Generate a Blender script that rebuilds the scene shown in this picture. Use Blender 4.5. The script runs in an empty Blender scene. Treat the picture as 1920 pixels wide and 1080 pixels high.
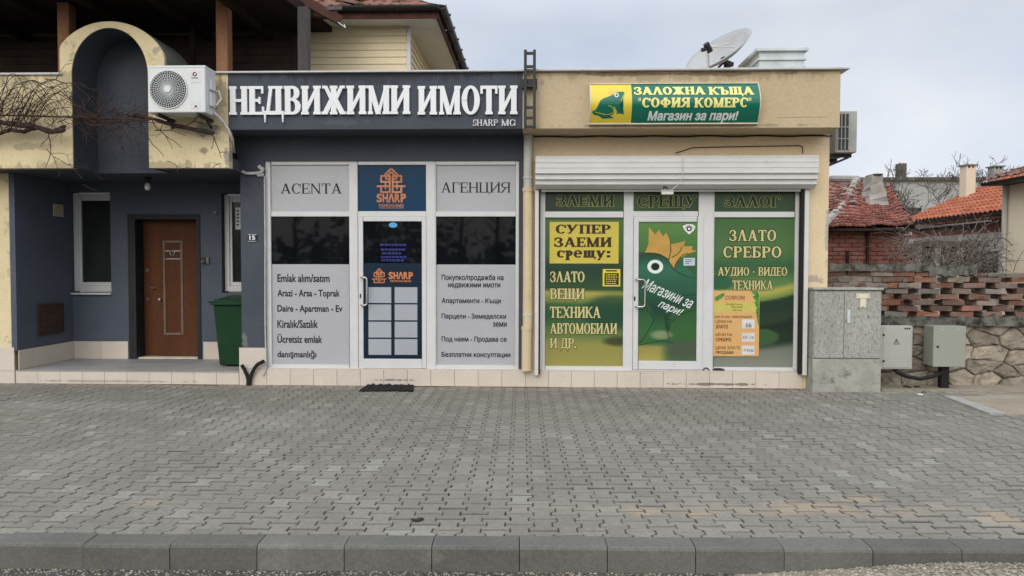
import bpy, bmesh, math, random
from mathutils import Vector, Matrix
R = math.radians
random.seed(7)
scene = bpy.context.scene
C = scene.collection

# ------------------------------------------------------------------ camera, sky, sun, exposure
FPX = 1400.0
cam_d = bpy.data.cameras.new("camera"); cam = bpy.data.objects.new("camera", cam_d); C.objects.link(cam)
cam_d.sensor_width = 36; cam_d.lens = FPX / 1920 * 36; cam_d.clip_end = 2000; cam_d.clip_start = 0.05
EYE = Vector((0, 0, 1.65))
CR = Matrix.Rotation(0.030, 3, 'Z') @ Matrix.Rotation(R(90 - 1.84), 3, 'X') @ Matrix.Rotation(0.0018, 3, 'Z')
cam.matrix_world = Matrix.Translation(EYE) @ CR.to_4x4()
scene.camera = cam
scene.view_settings.view_transform = 'Standard'; scene.view_settings.look = 'None'
scene.view_settings.gamma = 1; scene.view_settings.use_curve_mapping = False
scene.view_settings.exposure = 0.0
SUN_EL, SUN_AZ = R(27), R(200)      # low winter sun behind cloud, from behind the camera and a little to the left
w = bpy.data.worlds.new("World"); scene.world = w; w.use_nodes = True
nt = w.node_tree; nt.nodes.clear()
def wn(t, **k):
    n = nt.nodes.new(t)
    for a, b in k.items(): setattr(n, a, b)
    return n
out = wn('ShaderNodeOutputWorld'); bg = wn('ShaderNodeBackground'); bg.inputs[1].default_value = 0.1
sky = wn('ShaderNodeTexSky', sky_type='NISHITA'); sky.sun_disc = False
sky.sun_elevation = SUN_EL; sky.sun_rotation = SUN_AZ; sky.dust_density = 3
tc = wn('ShaderNodeTexCoord'); sep = wn('ShaderNodeSeparateXYZ'); nt.links.new(tc.outputs['Generated'], sep.inputs[0])
add = wn('ShaderNodeMath', operation='ADD'); add.inputs[1].default_value = 0.55; nt.links.new(sep.outputs['Z'], add.inputs[0])
div = wn('ShaderNodeVectorMath', operation='DIVIDE'); nt.links.new(tc.outputs['Generated'], div.inputs[0]); nt.links.new(add.outputs[0], div.inputs[1])
cn = wn('ShaderNodeTexNoise'); cn.inputs['Scale'].default_value = 2.0; cn.inputs['Detail'].default_value = 5; cn.inputs['Roughness'].default_value = .5
nt.links.new(div.outputs[0], cn.inputs['Vector'])
cr = wn('ShaderNodeValToRGB'); nt.links.new(cn.outputs['Fac'], cr.inputs[0])
cr.color_ramp.elements[0].position = .36; cr.color_ramp.elements[0].color = (.63, .71, .85, 1)
cr.color_ramp.elements[1].position = .66; cr.color_ramp.elements[1].color = (.86, .885, .935, 1)
er = wn('ShaderNodeValToRGB'); nt.links.new(sep.outputs['Z'], er.inputs[0])
e = er.color_ramp.elements; e[0].position = 0.0; e[0].color = (.52,)*3 + (1,); e[1].position = 1; e[1].color = (1.0,)*3 + (1,)
for p_, v_ in ((.14, .53), (.30, .46), (.55, .88)):
    q = e.new(p_); q.color = (v_,)*3 + (1,)
SKY_GAIN = 20.0
mul = wn('ShaderNodeMix', data_type='RGBA', blend_type='MULTIPLY'); mul.inputs[0].default_value = 1
nt.links.new(cr.outputs[0], mul.inputs[6]); nt.links.new(er.outputs[0], mul.inputs[7])
sc_ = wn('ShaderNodeVectorMath', operation='SCALE'); sc_.inputs['Scale'].default_value = SKY_GAIN; nt.links.new(mul.outputs[2], sc_.inputs[0])
# brighter lobe added to the unseen sky behind the camera, lifting walls under overhangs
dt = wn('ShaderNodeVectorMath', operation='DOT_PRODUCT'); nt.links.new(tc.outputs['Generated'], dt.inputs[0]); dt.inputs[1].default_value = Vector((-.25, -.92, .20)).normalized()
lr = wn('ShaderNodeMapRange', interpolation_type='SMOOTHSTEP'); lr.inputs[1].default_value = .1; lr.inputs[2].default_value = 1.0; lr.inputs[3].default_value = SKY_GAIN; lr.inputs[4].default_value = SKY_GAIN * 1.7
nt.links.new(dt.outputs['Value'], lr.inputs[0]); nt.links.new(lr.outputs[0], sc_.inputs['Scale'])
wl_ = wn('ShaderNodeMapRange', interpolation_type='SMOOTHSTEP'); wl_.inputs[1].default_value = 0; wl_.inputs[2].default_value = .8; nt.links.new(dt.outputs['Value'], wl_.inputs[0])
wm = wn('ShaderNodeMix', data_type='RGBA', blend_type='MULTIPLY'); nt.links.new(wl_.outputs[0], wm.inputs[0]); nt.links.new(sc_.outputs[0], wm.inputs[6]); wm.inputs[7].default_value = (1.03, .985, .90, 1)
mx = wn('ShaderNodeMix', data_type='RGBA'); mx.inputs[0].default_value = .9
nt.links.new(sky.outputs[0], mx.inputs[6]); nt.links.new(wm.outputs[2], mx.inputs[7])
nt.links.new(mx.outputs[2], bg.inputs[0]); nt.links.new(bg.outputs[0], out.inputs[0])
sl = bpy.data.lights.new("sun", 'SUN'); sl.energy = 1.0; sl.angle = R(35); sl.color = (1, .92, .80)
so = bpy.data.objects.new("sun", sl); C.objects.link(so)
so.rotation_euler = (R(90) - SUN_EL, 0, R(-20)); so.location = (0, -5, 20)

# ------------------------------------------------------------------ measuring helpers
def ray(u, v): return CR @ Vector(((u - 960) / FPX, -(v - 540) / FPX, -1))
def P(u, v, Y):
    d = ray(u, v); return EYE + d * (Y / d.y)
def G(u, v, z=0.0):
    d = ray(u, v); return EYE + d * ((z - EYE.z) / d.z)
def X(u, Y, v=495): return P(u, v, Y).x
def Zt(v, Y, u=1002): return P(u, v, Y).z
D, F, B = 10.0, 9.5, 11.25        # shop wall plane, overhang plane, house wall plane

# ------------------------------------------------------------------ materials
def mat(name, col, col2=None, rough=.8, spec=.3, scale=3.0, bump=.0, bscale=80, metal=0.0, island=0.0,
        stain=None, stain_scale=2.0, stain_lo=.55, stain_hi=.7, streak=1.0, fine=.12, attr=None):
    m = bpy.data.materials.new(name); m.use_nodes = True; t = m.node_tree; N = t.nodes; L = t.links
    b = N['Principled BSDF']
    def n(ty, **k):
        q = N.new(ty)
        for a, bb in k.items(): setattr(q, a, bb)
        return q
    geo = n('ShaderNodeNewGeometry')
    mp = n('ShaderNodeMapping'); mp.inputs['Scale'].default_value = (1, 1, streak); L.new(geo.outputs['Position'], mp.inputs[0])
    if col2 is None: col2 = tuple(c * .82 for c in col)
    n1 = n('ShaderNodeTexNoise'); n1.inputs['Scale'].default_value = scale; n1.inputs['Detail'].default_value = 6; n1.inputs['Roughness'].default_value = .62
    L.new(mp.outputs[0], n1.inputs['Vector'])
    r1 = n('ShaderNodeMapRange'); r1.inputs[1].default_value = .35; r1.inputs[2].default_value = .65; L.new(n1.outputs['Fac'], r1.inputs[0])
    m1 = n('ShaderNodeMix', data_type='RGBA'); L.new(r1.outputs[0], m1.inputs[0])
    m1.inputs[6].default_value = (*col, 1); m1.inputs[7].default_value = (*col2, 1)
    cur = m1.outputs[2]
    if attr:
        at = n('ShaderNodeVertexColor', layer_name=attr); cur = at.outputs['Color']
    if fine:
        n2 = n('ShaderNodeTexNoise'); n2.inputs['Scale'].default_value = scale * 22; n2.inputs['Detail'].default_value = 3
        L.new(mp.outputs[0], n2.inputs['Vector'])
        r2 = n('ShaderNodeMapRange'); r2.inputs[1].default_value = .3; r2.inputs[2].default_value = .7
        r2.inputs[3].default_value = 1 - fine; r2.inputs[4].default_value = 1 + fine; L.new(n2.outputs['Fac'], r2.inputs[0])
        m2 = n('ShaderNodeVectorMath', operation='SCALE'); L.new(cur, m2.inputs[0]); L.new(r2.outputs[0], m2.inputs['Scale']); cur = m2.outputs[0]
    if island:
        r3 = n('ShaderNodeMapRange'); r3.inputs[3].default_value = 1 - island; r3.inputs[4].default_value = 1 + island
        L.new(geo.outputs['Random Per Island'], r3.inputs[0])
        m3 = n('ShaderNodeVectorMath', operation='SCALE'); L.new(cur, m3.inputs[0]); L.new(r3.outputs[0], m3.inputs['Scale']); cur = m3.outputs[0]
    if stain:
        n4 = n('ShaderNodeTexNoise'); n4.inputs['Scale'].default_value = stain_scale; n4.inputs['Detail'].default_value = 8; n4.inputs['Roughness'].default_value = .7
        ad = n('ShaderNodeVectorMath', operation='ADD'); ad.inputs[1].default_value = (13.7, 4.1, 7.7); L.new(mp.outputs[0], ad.inputs[0]); L.new(ad.outputs[0], n4.inputs['Vector'])
        r4 = n('ShaderNodeMapRange'); r4.inputs[1].default_value = stain_lo; r4.inputs[2].default_value = stain_hi; L.new(n4.outputs['Fac'], r4.inputs[0])
        m4 = n('ShaderNodeMix', data_type='RGBA'); L.new(r4.outputs[0], m4.inputs[0]); L.new(cur, m4.inputs[6]); m4.inputs[7].default_value = (*stain, 1); cur = m4.outputs[2]
    L.new(cur, b.inputs['Base Color'])
    b.inputs['Roughness'].default_value = rough; b.inputs['Metallic'].default_value = metal
    b.inputs['Specular IOR Level'].default_value = spec
    if bump:
        n5 = n('ShaderNodeTexNoise'); n5.inputs['Scale'].default_value = bscale; n5.inputs['Detail'].default_value = 6
        L.new(mp.outputs[0], n5.inputs['Vector'])
        bp = n('ShaderNodeBump'); bp.inputs['Strength'].default_value = bump; bp.inputs['Distance'].default_value = .01
        L.new(n5.outputs['Fac'], bp.inputs['Height']); L.new(bp.outputs[0], b.inputs['Normal'])
    return m
M = {}
M['tan'] = mat('tan_stucco', (.50, .40, .262), (.45, .36, .235), rough=.9, spec=.15, scale=1.3, bump=.45, bscale=22, fine=.05, stain=(.33, .26, .17), stain_scale=4.5, stain_lo=.60, stain_hi=.85)
M['creamwallpaint'] = mat('cream_wall_paint', (.68, .55, .36), (.62, .50, .325), rough=.9, spec=.15, scale=1.3, bump=.4, bscale=22, fine=.05, stain=(.46, .36, .23), stain_scale=4, stain_lo=.60, stain_hi=.85)
M['yellow'] = mat('yellow_stucco', (.70, .595, .375), (.62, .525, .33), rough=.9, spec=.15, scale=1.8, bump=.5, bscale=24, fine=.06, stain=(.27, .225, .16), stain_scale=4.2, stain_lo=.58, stain_hi=.72)
M['slate'] = mat('slate_stucco', (.070, .079, .099), (.058, .066, .083), rough=.8, spec=.2, scale=1.5, bump=.5, bscale=22, fine=.06, stain=(.10, .106, .12), stain_scale=3, stain_lo=.60, stain_hi=.85)
M['porchpaint'] = mat('porch_paint', (.092, .104, .134), (.078, .089, .115), rough=.85, spec=.15, scale=1.5, bump=.4, bscale=24, fine=.05)
M['plaster'] = mat('grey_plaster', (.24, .24, .235), (.17, .17, .165), rough=.95, spec=.1, scale=5, bump=.5, bscale=40)
M['coping'] = mat('coping_metal', (.55, .55, .55), (.45, .45, .44), rough=.5, spec=.4, scale=3, stain=(.22, .2, .18), stain_scale=5, stain_lo=.6, stain_hi=.75)
M['tile'] = mat('plinth_tile', (.60, .53, .46), (.55, .485, .42), rough=.35, spec=.4, scale=2.5, island=.05, fine=.04, stain=(.30, .255, .21), stain_scale=6, stain_lo=.67, stain_hi=.82)
M['grout'] = mat('grout', (.16, .14, .12), rough=.95)
M['floor'] = mat('porch_floor', (.34, .335, .325), (.27, .265, .255), rough=.55, scale=3)
M['white'] = mat('white_frame', (.60, .60, .60), (.565, .565, .565), rough=.4, spec=.35, scale=2, fine=.03, stain=(.48, .46, .43), stain_scale=5, stain_lo=.6, stain_hi=.8)
M['film'] = mat('grey_film', (.40, .405, .43), (.375, .38, .405), rough=.30, spec=.4, scale=.8, fine=.02, stain=(.345, .345, .36), stain_scale=2.2, stain_lo=.58, stain_hi=.8)
M['card'] = mat('grey_card', (.36, .38, .415), (.34, .36, .40), rough=.3, spec=.4, scale=1, fine=.02)
M['navyfilm'] = mat('navy_film', (.003, .036, .088), (.003, .032, .078), rough=.35, spec=.18, scale=1, fine=.02)
M['navydark'] = mat('dark_navy_film', (.005, .018, .038), rough=.35, spec=.2, scale=1, fine=.02)
M['ink'] = mat('navy_ink', (.008, .01, .018), rough=.5, fine=0)
M['copper'] = mat('copper_print', (.60, .235, .095), (.42, .15, .06), rough=.4, scale=9, fine=.02)
M['blueink'] = mat('blue_ink', (.02, .025, .17), rough=.5, fine=0)
M['glass'] = mat('dark_glass', (.004, .0045, .0065), (.008, .009, .011), rough=.03, spec=.15, scale=3.5, fine=.2, streak=.3)
M['glassgreen'] = mat('curtained_glass', (.030, .034, .033), (.014, .016, .016), rough=.08, spec=.3, scale=3, fine=.1, streak=.3)
M['letter'] = mat('sign_letter', (.72, .73, .75), (.69, .70, .72), rough=.4, spec=.4, scale=2, fine=.02)
M['letter2'] = mat('small_sign_letter', (.62, .62, .64), rough=.4, fine=.03)
M['steel'] = mat('brushed_steel', (.55, .55, .56), rough=.28, metal=1, fine=.03)
M['black'] = mat('black_metal', (.012, .011, .013), (.02, .016, .018), rough=.5, spec=.4, scale=8, stain=(.06, .03, .02), stain_scale=14, stain_lo=.6, stain_hi=.75)
M['rubber'] = mat('black_rubber', (.012, .012, .012), rough=.7, spec=.3, scale=20)
M['acwhite'] = mat('appliance_white', (.62, .64, .64), (.57, .59, .59), rough=.4, spec=.4, scale=2, fine=.04)
M['acgrey'] = mat('appliance_grey', (.36, .36, .34), (.29, .29, .27), rough=.5, scale=3)
M['fan'] = mat('fan_dark', (.05, .05, .053), rough=.6)
M['hose'] = mat('white_hose', (.55, .54, .52), (.42, .41, .39), rough=.6, scale=8)
M['wood'] = mat('post_wood', (.30, .15, .08), (.17, .08, .042), rough=.8, scale=6, streak=.12, bump=.4, bscale=30)
M['woodgrey'] = mat('grey_wood', (.12, .11, .11), (.07, .06, .06), rough=.85, scale=6, streak=.15)
M['darkwood'] = mat('dark_wood', (.035, .022, .018), (.02, .013, .011), rough=.9, spec=.15, scale=4, bump=.3)
M['redwood'] = mat('eave_wood', (.10, .04, .03), (.055, .024, .02), rough=.85, scale=5)
M['siding'] = mat('cream_siding', (.74, .635, .42), (.69, .59, .385), rough=.5, scale=1.2, fine=.03)
M['sidingbrown'] = mat('brown_siding', (.085, .060, .048), (.06, .042, .034), rough=.8, spec=.15, scale=2)
M['soffit'] = mat('cream_soffit', (.74, .71, .61), (.68, .65, .55), rough=.6, scale=2, fine=.04)
M['gutter'] = mat('black_gutter', (.02, .02, .023), rough=.45, fine=.05)
M['clay'] = mat('house_tile', (.21, .095, .065), (.13, .07, .05), rough=.9, scale=4, island=.35, stain=(.20, .17, .14), stain_scale=6)
M['oldclay'] = mat('old_tile', (.28, .11, .082), (.18, .072, .056), rough=.9, spec=.15, scale=3, island=.35, stain=(.30, .25, .215), stain_scale=2.6, stain_lo=.58, stain_hi=.70)
M['newclay'] = mat('orange_tile', (.36, .12, .065), (.29, .095, .052), rough=.85, spec=.15, scale=2, island=.2)
M['doorwood'] = mat('brown_door', (.108, .041, .019), (.08, .030, .014), rough=.6, spec=.12, scale=3, streak=.1, fine=.14)
M['doorframe'] = mat('dark_door_frame', (.018, .018, .023), rough=.6)
M['doormetal'] = mat('door_trim', (.17, .125, .10), (.12, .09, .075), rough=.5, spec=.3)
M['bingreen'] = mat('green_plastic', (.011, .046, .019), (.009, .038, .016), rough=.55, spec=.15, scale=3, fine=.08)
M['hatch'] = mat('hatch_wood', (.060, .034, .026), (.035, .020, .016), rough=.7, scale=5, streak=5)
M['vent'] = mat('vent_plastic', (.50, .45, .33), rough=.6)
M['plate'] = mat('navy_plate', (.012, .014, .032), rough=.35, fine=0)
M['whiteink'] = mat('white_ink', (.78, .78, .76), rough=.5, fine=0)
M['shutter'] = mat('shutter_metal', (.60, .60, .585), (.55, .55, .535), rough=.45, spec=.35, scale=2, fine=.03, stain=(.42, .40, .36), stain_scale=4, stain_lo=.62, stain_hi=.8)
M['pipebeige'] = mat('beige_pipe', (.60, .48, .31), (.55, .44, .28), rough=.55, scale=4)
M['pipewhite'] = mat('pale_pipe', (.50, .49, .45), (.44, .43, .39), rough=.6, scale=3)
M['print'] = mat('printed_film', (.1, .2, .05), attr='print', rough=.28, spec=.4, fine=.0)
M['gold'] = mat('pale_gold_print', (.56, .51, .24), (.52, .47, .21), rough=.35, scale=3, fine=.02)
M['goldfade'] = mat('faded_gold_print', (.26, .28, .09), (.23, .25, .08), rough=.35, fine=.02)
M['darkgreen'] = mat('dark_green_print', (.010, .022, .008), rough=.35, fine=0)
M['greenblack'] = mat('green_black_print', (.012, .020, .008), rough=.35, fine=0)
M['frogline'] = mat('frog_line_print', (.018, .055, .026), rough=.35, fine=0)
M['yellowfilm'] = mat('yellow_film', (.56, .455, .075), (.52, .42, .07), rough=.3, scale=2, fine=.02)
M['brownink'] = mat('brown_ink', (.04, .022, .008), rough=.4, fine=0)
M['signyellow'] = mat('sign_yellow', (.70, .56, .05), (.64, .51, .05), rough=.25, spec=.5, scale=3, fine=.03, stain=(.35, .27, .05), stain_scale=7, stain_lo=.68, stain_hi=.8)
M['signgreen'] = mat('sign_green', (.004, .135, .085), (.004, .12, .075), rough=.22, spec=.5, scale=3, fine=.03)
M['signcream'] = mat('sign_letter_yellow', (.80, .74, .27), (.76, .70, .22), rough=.3, fine=.02)
M['signwhite'] = mat('sign_letter_white', (.72, .78, .76), rough=.3, fine=.02)
M['signframe'] = mat('sign_frame', (.66, .62, .52), (.5, .44, .34), rough=.5, scale=7)
M['crownfaded'] = mat('faded_crown', (.72, .47, .16), rough=.3, fine=.02)
M['crown'] = mat('crown_print', (.52, .31, .075), (.42, .25, .06), rough=.3, scale=6, fine=.03)
M['crack'] = mat('crack_print', (.06, .04, .015), rough=.3, fine=0)
M['paper'] = mat('poster_paper', (.64, .34, .13), (.60, .38, .15), rough=.6, scale=4, fine=.04)
M['paperyellow'] = mat('poster_yellow', (.56, .50, .12), rough=.6, fine=.03)
M['label'] = mat('label_paper', (.68, .67, .64), rough=.6, fine=.04)
M['leafprint'] = mat('leaf_print', (.08, .30, .05), (.03, .16, .03), rough=.5, scale=20)
M['concrete'] = mat('cabinet_concrete', (.365, .365, .33), (.30, .30, .27), rough=.95, spec=.1, scale=4, bump=.4, bscale=60, fine=.2, stain=(.10, .10, .09), stain_scale=40, stain_lo=.52, stain_hi=.70, streak=.45)
M['concretebase'] = mat('cabinet_base', (.365, .365, .32), (.29, .29, .255), rough=.95, spec=.1, scale=5, bump=.5, bscale=60, fine=.14, stain=(.17, .165, .145), stain_scale=9, stain_lo=.54, stain_hi=.70)
M['boxgrey'] = mat('meter_box', (.38, .38, .345), (.35, .35, .32), rough=.5, scale=3, fine=.03, stain=(.26, .26, .235), stain_scale=8, stain_lo=.62, stain_hi=.8)
M['boxgreen'] = mat('grey_green_box', (.285, .30, .255), (.27, .285, .24), rough=.45, spec=.3, scale=2, fine=.02)
M['cream'] = mat('cream_plate', (.68, .63, .48), rough=.5, fine=.03)
M['kerb'] = mat('kerb_concrete', (.145, .142, .128), (.115, .113, .102), rough=.95, spec=.1, scale=2.2, bump=.3, bscale=120, fine=.12, island=.14, stain=(.23, .225, .20), stain_scale=3, stain_lo=.62, stain_hi=.78)
M['ledge'] = mat('old_concrete', (.17, .165, .14), (.075, .073, .062), rough=.95, spec=.1, scale=6, bump=.8, bscale=25, fine=.2, stain=(.028, .027, .023), stain_scale=5, stain_lo=.47, stain_hi=.62)
M['stone'] = mat('wall_stone', (.33, .285, .225), (.215, .19, .155), rough=.95, spec=.1, scale=5, bump=1.2, bscale=14, island=.30, fine=.25, stain=(.095, .085, .07), stain_scale=4.5, stain_lo=.53, stain_hi=.68)
M['mortar'] = mat('dark_mortar', (.25, .215, .17), (.14, .12, .095), rough=.95, spec=.1, scale=6, bump=.9, bscale=25)
M['brick'] = mat('old_brick', (.30, .095, .055), (.17, .075, .055), rough=.95, spec=.1, scale=2.5, bump=.7, bscale=30, island=.35, stain=(.17, .15, .13), stain_scale=4.5, stain_lo=.48, stain_hi=.60)
M['redbrick'] = mat('red_wall_brick', (.21, .088, .068), (.155, .064, .052), rough=.95, spec=.1, scale=2, island=.2, bump=.4, bscale=30, stain=(.17, .13, .11), stain_scale=3, stain_lo=.55, stain_hi=.7)
M['whitewall'] = mat('old_whitewash', (.50, .48, .45), (.30, .28, .26), rough=.95, scale=2.5)
M['creamwall'] = mat('cream_render', (.64, .56, .44), (.60, .52, .40), rough=.9, scale=1.5, fine=.04)
M['creamhouse'] = mat('cream_house_render', (.78, .69, .54), (.74, .65, .50), rough=.9, scale=1.5, fine=.03)
M['fargrey'] = mat('far_concrete', (.37, .365, .35), (.31, .305, .29), rough=.95, scale=.5)
M['chimney'] = mat('chimney_render', (.38, .36, .33), (.25, .235, .215), rough=.95, scale=3, bump=.5)
M['twig'] = mat('twig_bark', (.15, .125, .11), (.095, .08, .07), rough=.9, spec=.1, scale=10)
M['vinered'] = mat('vine_bark', (.075, .048, .040), (.034, .024, .021), rough=.9, spec=.1, scale=12)
M['deadvine'] = mat('dead_stems', (.21, .175, .15), (.11, .09, .08), rough=.9, spec=.1, scale=8)
M['scrub'] = mat('winter_scrub', (.06, .055, .035), (.035, .03, .022), rough=.95, spec=.05, scale=1)
M['dish'] = mat('dish_metal', (.40, .405, .40), (.34, .345, .34), rough=.6, spec=.2, scale=3)
M['galv'] = mat('vent_sheet', (.55, .60, .61), (.45, .49, .50), rough=.5, scale=4, fine=.05)
M['mat'] = mat('coir_mat', (.012, .012, .012), (.02, .018, .016), rough=.95, scale=30, bump=1, bscale=200)
M['glow'] = mat('lamp_glass', (.62, .62, .58), rough=.2, spec=.5, fine=0)
M['debris'] = mat('dark_litter', (.035, .03, .026), rough=.9)
M['red'] = mat('red_mark', (.16, .03, .035), rough=.5, fine=0)
M['skyblue'] = mat('sky_blue_sticker', (.08, .36, .62), rough=.4, fine=0)
M['bluegrey'] = mat('pale_blue_label', (.50, .58, .64), rough=.4, fine=0)
M['asphalt'] = mat('road_asphalt', (.085, .082, .075), (.055, .053, .05), rough=.95, spec=.15, scale=3, bump=.6, bscale=150)
M['ground'] = mat('earth', (.17, .15, .12), (.12, .105, .085), rough=1, spec=.05, scale=2, bump=.6)
M['sandpatch'] = mat('tan_concrete', (.33, .285, .22), (.26, .225, .175), rough=.95, spec=.1, scale=2.5, bump=.4)
M['paleline'] = mat('pale_concrete', (.36, .35, .32), (.29, .28, .26), rough=.95, scale=6, bump=.4)
M['gravel'] = mat('gravel_stone', (.33, .29, .235), (.20, .175, .14), rough=.95, spec=.1, scale=6, island=.4)

def add_spots(name, spots):
    """worn or dirty patches of a given shape on a wall: (centre x, centre z, half width, half height, colour, amount, noise scale)"""
    m = M[name]; t = m.node_tree; N, L = t.nodes, t.links; b = N['Principled BSDF']; cur = b.inputs['Base Color'].links[0].from_socket
    geo = N.new('ShaderNodeNewGeometry')
    for cx_, cz_, rx, rz, col, amt, sc in spots:
        sb = N.new('ShaderNodeVectorMath'); sb.operation = 'SUBTRACT'; sb.inputs[1].default_value = (cx_, 0, cz_); L.new(geo.outputs['Position'], sb.inputs[0])
        dv = N.new('ShaderNodeVectorMath'); dv.operation = 'MULTIPLY'; dv.inputs[1].default_value = (1 / rx, 0, 1 / rz); L.new(sb.outputs[0], dv.inputs[0])
        ln = N.new('ShaderNodeVectorMath'); ln.operation = 'LENGTH'; L.new(dv.outputs[0], ln.inputs[0])
        n2 = N.new('ShaderNodeTexNoise'); n2.inputs['Scale'].default_value = sc; n2.inputs['Detail'].default_value = 8; n2.inputs['Roughness'].default_value = .68
        mpp = N.new('ShaderNodeMapping'); mpp.inputs['Scale'].default_value = (1, 1, .10 if rz > .09 and rx > 1 else 1); L.new(geo.outputs['Position'], mpp.inputs[0]); L.new(mpp.outputs[0], n2.inputs['Vector'])
        su = N.new('ShaderNodeMath'); su.operation = 'MULTIPLY_ADD'; su.inputs[1].default_value = 3.0; L.new(n2.outputs['Fac'], su.inputs[0])
        ng = N.new('ShaderNodeMath'); ng.operation = 'MULTIPLY'; ng.inputs[1].default_value = -1; L.new(ln.outputs['Value'], ng.inputs[0]); L.new(ng.outputs[0], su.inputs[2])
        r = N.new('ShaderNodeMapRange'); r.inputs[1].default_value = .72; r.inputs[2].default_value = .95; r.inputs[4].default_value = amt; L.new(su.outputs[0], r.inputs[0])
        mm = N.new('ShaderNodeMix'); mm.data_type = 'RGBA'; L.new(r.outputs[0], mm.inputs[0]); L.new(cur, mm.inputs[6]); mm.inputs[7].default_value = (*col, 1); cur = mm.outputs[2]
    L.new(cur, b.inputs['Base Color'])
def island_ramp(name, cols):
    m = M[name]; t = m.node_tree; N, L = t.nodes, t.links; b = N['Principled BSDF']
    mixes = [n for n in N if n.type == 'MIX']; geo = N.new('ShaderNodeNewGeometry'); ra = N.new('ShaderNodeValToRGB'); ra.color_ramp.interpolation = 'CONSTANT'; e = ra.color_ramp.elements
    e[0].color = (*cols[0], 1); e[1].position = 1 - 1 / len(cols); e[1].color = (*cols[-1], 1)
    for k in range(1, len(cols) - 1): q = e.new(k / len(cols)); q.color = (*cols[k], 1)
    L.new(geo.outputs['Random Per Island'], ra.inputs[0]); dk = N.new('ShaderNodeVectorMath'); dk.operation = 'SCALE'; dk.inputs['Scale'].default_value = .72; L.new(ra.outputs[0], dk.inputs[0])
    L.new(ra.outputs[0], mixes[0].inputs[6]); L.new(dk.outputs[0], mixes[0].inputs[7])
def WX(u, Y): return P(u, 495, Y).x
def WZ(v, Y): return P(1002, v, Y).z
island_ramp('brick', [(.27, .12, .08), (.18, .11, .085), (.24, .165, .13), (.19, .175, .155), (.34, .14, .075), (.15, .10, .083), (.27, .215, .18), (.21, .105, .08)])
_px = 1 / 147
add_spots('yellow', [(WX(200, 9.5), WZ(142, 9.5), 300 * _px, 26 * _px, (.30, .25, .16), .6, 8), (WX(200, 9.5), WZ(312, 9.5), 300 * _px, 14 * _px, (.28, .235, .16), .6, 8), (WX(142, 9.5), WZ(178, 9.5), 12 * _px, 16 * _px, (.26, .255, .235), .7, 9), (WX(395, 9.5), WZ(242, 9.5), 30 * _px, 18 * _px, (.20, .195, .18), .85, 6), (WX(428, 9.5), WZ(290, 9.5), 8 * _px, 26 * _px, (.24, .235, .22), .8, 9),
                     (WX(300, 9.5), WZ(88, 9.5), 12 * _px, 10 * _px, (.26, .25, .22), .6, 9), (WX(385, 9.5), WZ(282, 9.5), 14 * _px, 8 * _px, (.17, .14, .11), .7, 12), (WX(60, 9.5), WZ(272, 9.5), 60 * _px, 10 * _px, (.17, .145, .11), .45, 5),
                     (WX(60, 9.5), WZ(150, 9.5), 60 * _px, 5 * _px, (.20, .175, .13), .5, 6), (WX(420, 9.5), WZ(170, 9.5), 14 * _px, 40 * _px, (.24, .18, .11), .45, 14)])
add_spots('tan', [(WX(1270, 9.5), WZ(134, 9.5), 320 * _px, 26 * _px, (.30, .235, .155), .55, 9), (WX(1270, 9.5), WZ(140, 9.5), 300 * _px, 5 * _px, (.16, .12, .08), .75, 3.5), (WX(1016, 9.5), WZ(155, 9.5), 6 * _px, 8 * _px, (.27, .26, .24), .8, 12), (WX(1270, 9.5), WZ(236, 9.5), 300 * _px, 4 * _px, (.25, .19, .125), .6, 4),
                  (WX(992, 9.5), WZ(205, 9.5), 10 * _px, 40 * _px, (.46, .43, .30), .6, 10), (WX(1500, 9.5), WZ(222, 9.5), 70 * _px, 1.2 * _px, (.26, .20, .14), .8, 6)])
add_spots('creamwallpaint', [(WX(1550, 10), WZ(440, 10), 6 * _px, 70 * _px, (.36, .34, .30), .8, 7), (WX(1525, 10), WZ(522, 10), 30 * _px, 10 * _px, (.26, .235, .18), .6, 8)])
add_spots('slate', [(WX(700, 9.5), WZ(136, 9.5), 300 * _px, 26 * _px, (.035, .038, .046), .6, 9), (WX(700, 9.5), WZ(141, 9.5), 280 * _px, 3 * _px, (.03, .03, .033), .6, 4), (WX(640, 9.5), WZ(228, 9.5), 60 * _px, 8 * _px, (.10, .105, .115), .5, 7), (WX(458, 10), WZ(640, 10), 7 * _px, 20 * _px, (.2, .2, .19), .6, 12)])
add_spots('tile', [(WX(1350, 10), WZ(718, 10), 110 * _px, 3.5 * _px, (.13, .11, .085), .8, 9), (WX(740, 10), WZ(714, 10), 50 * _px, 2.5 * _px, (.10, .09, .075), .7, 12), (WX(200, 10), WZ(720, 10), 240 * _px, 3 * _px, (.25, .21, .16), .6, 8), (WX(60, 10), WZ(655, 10), 60 * _px, 4 * _px, (.2, .19, .17), .7, 10)])
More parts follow.
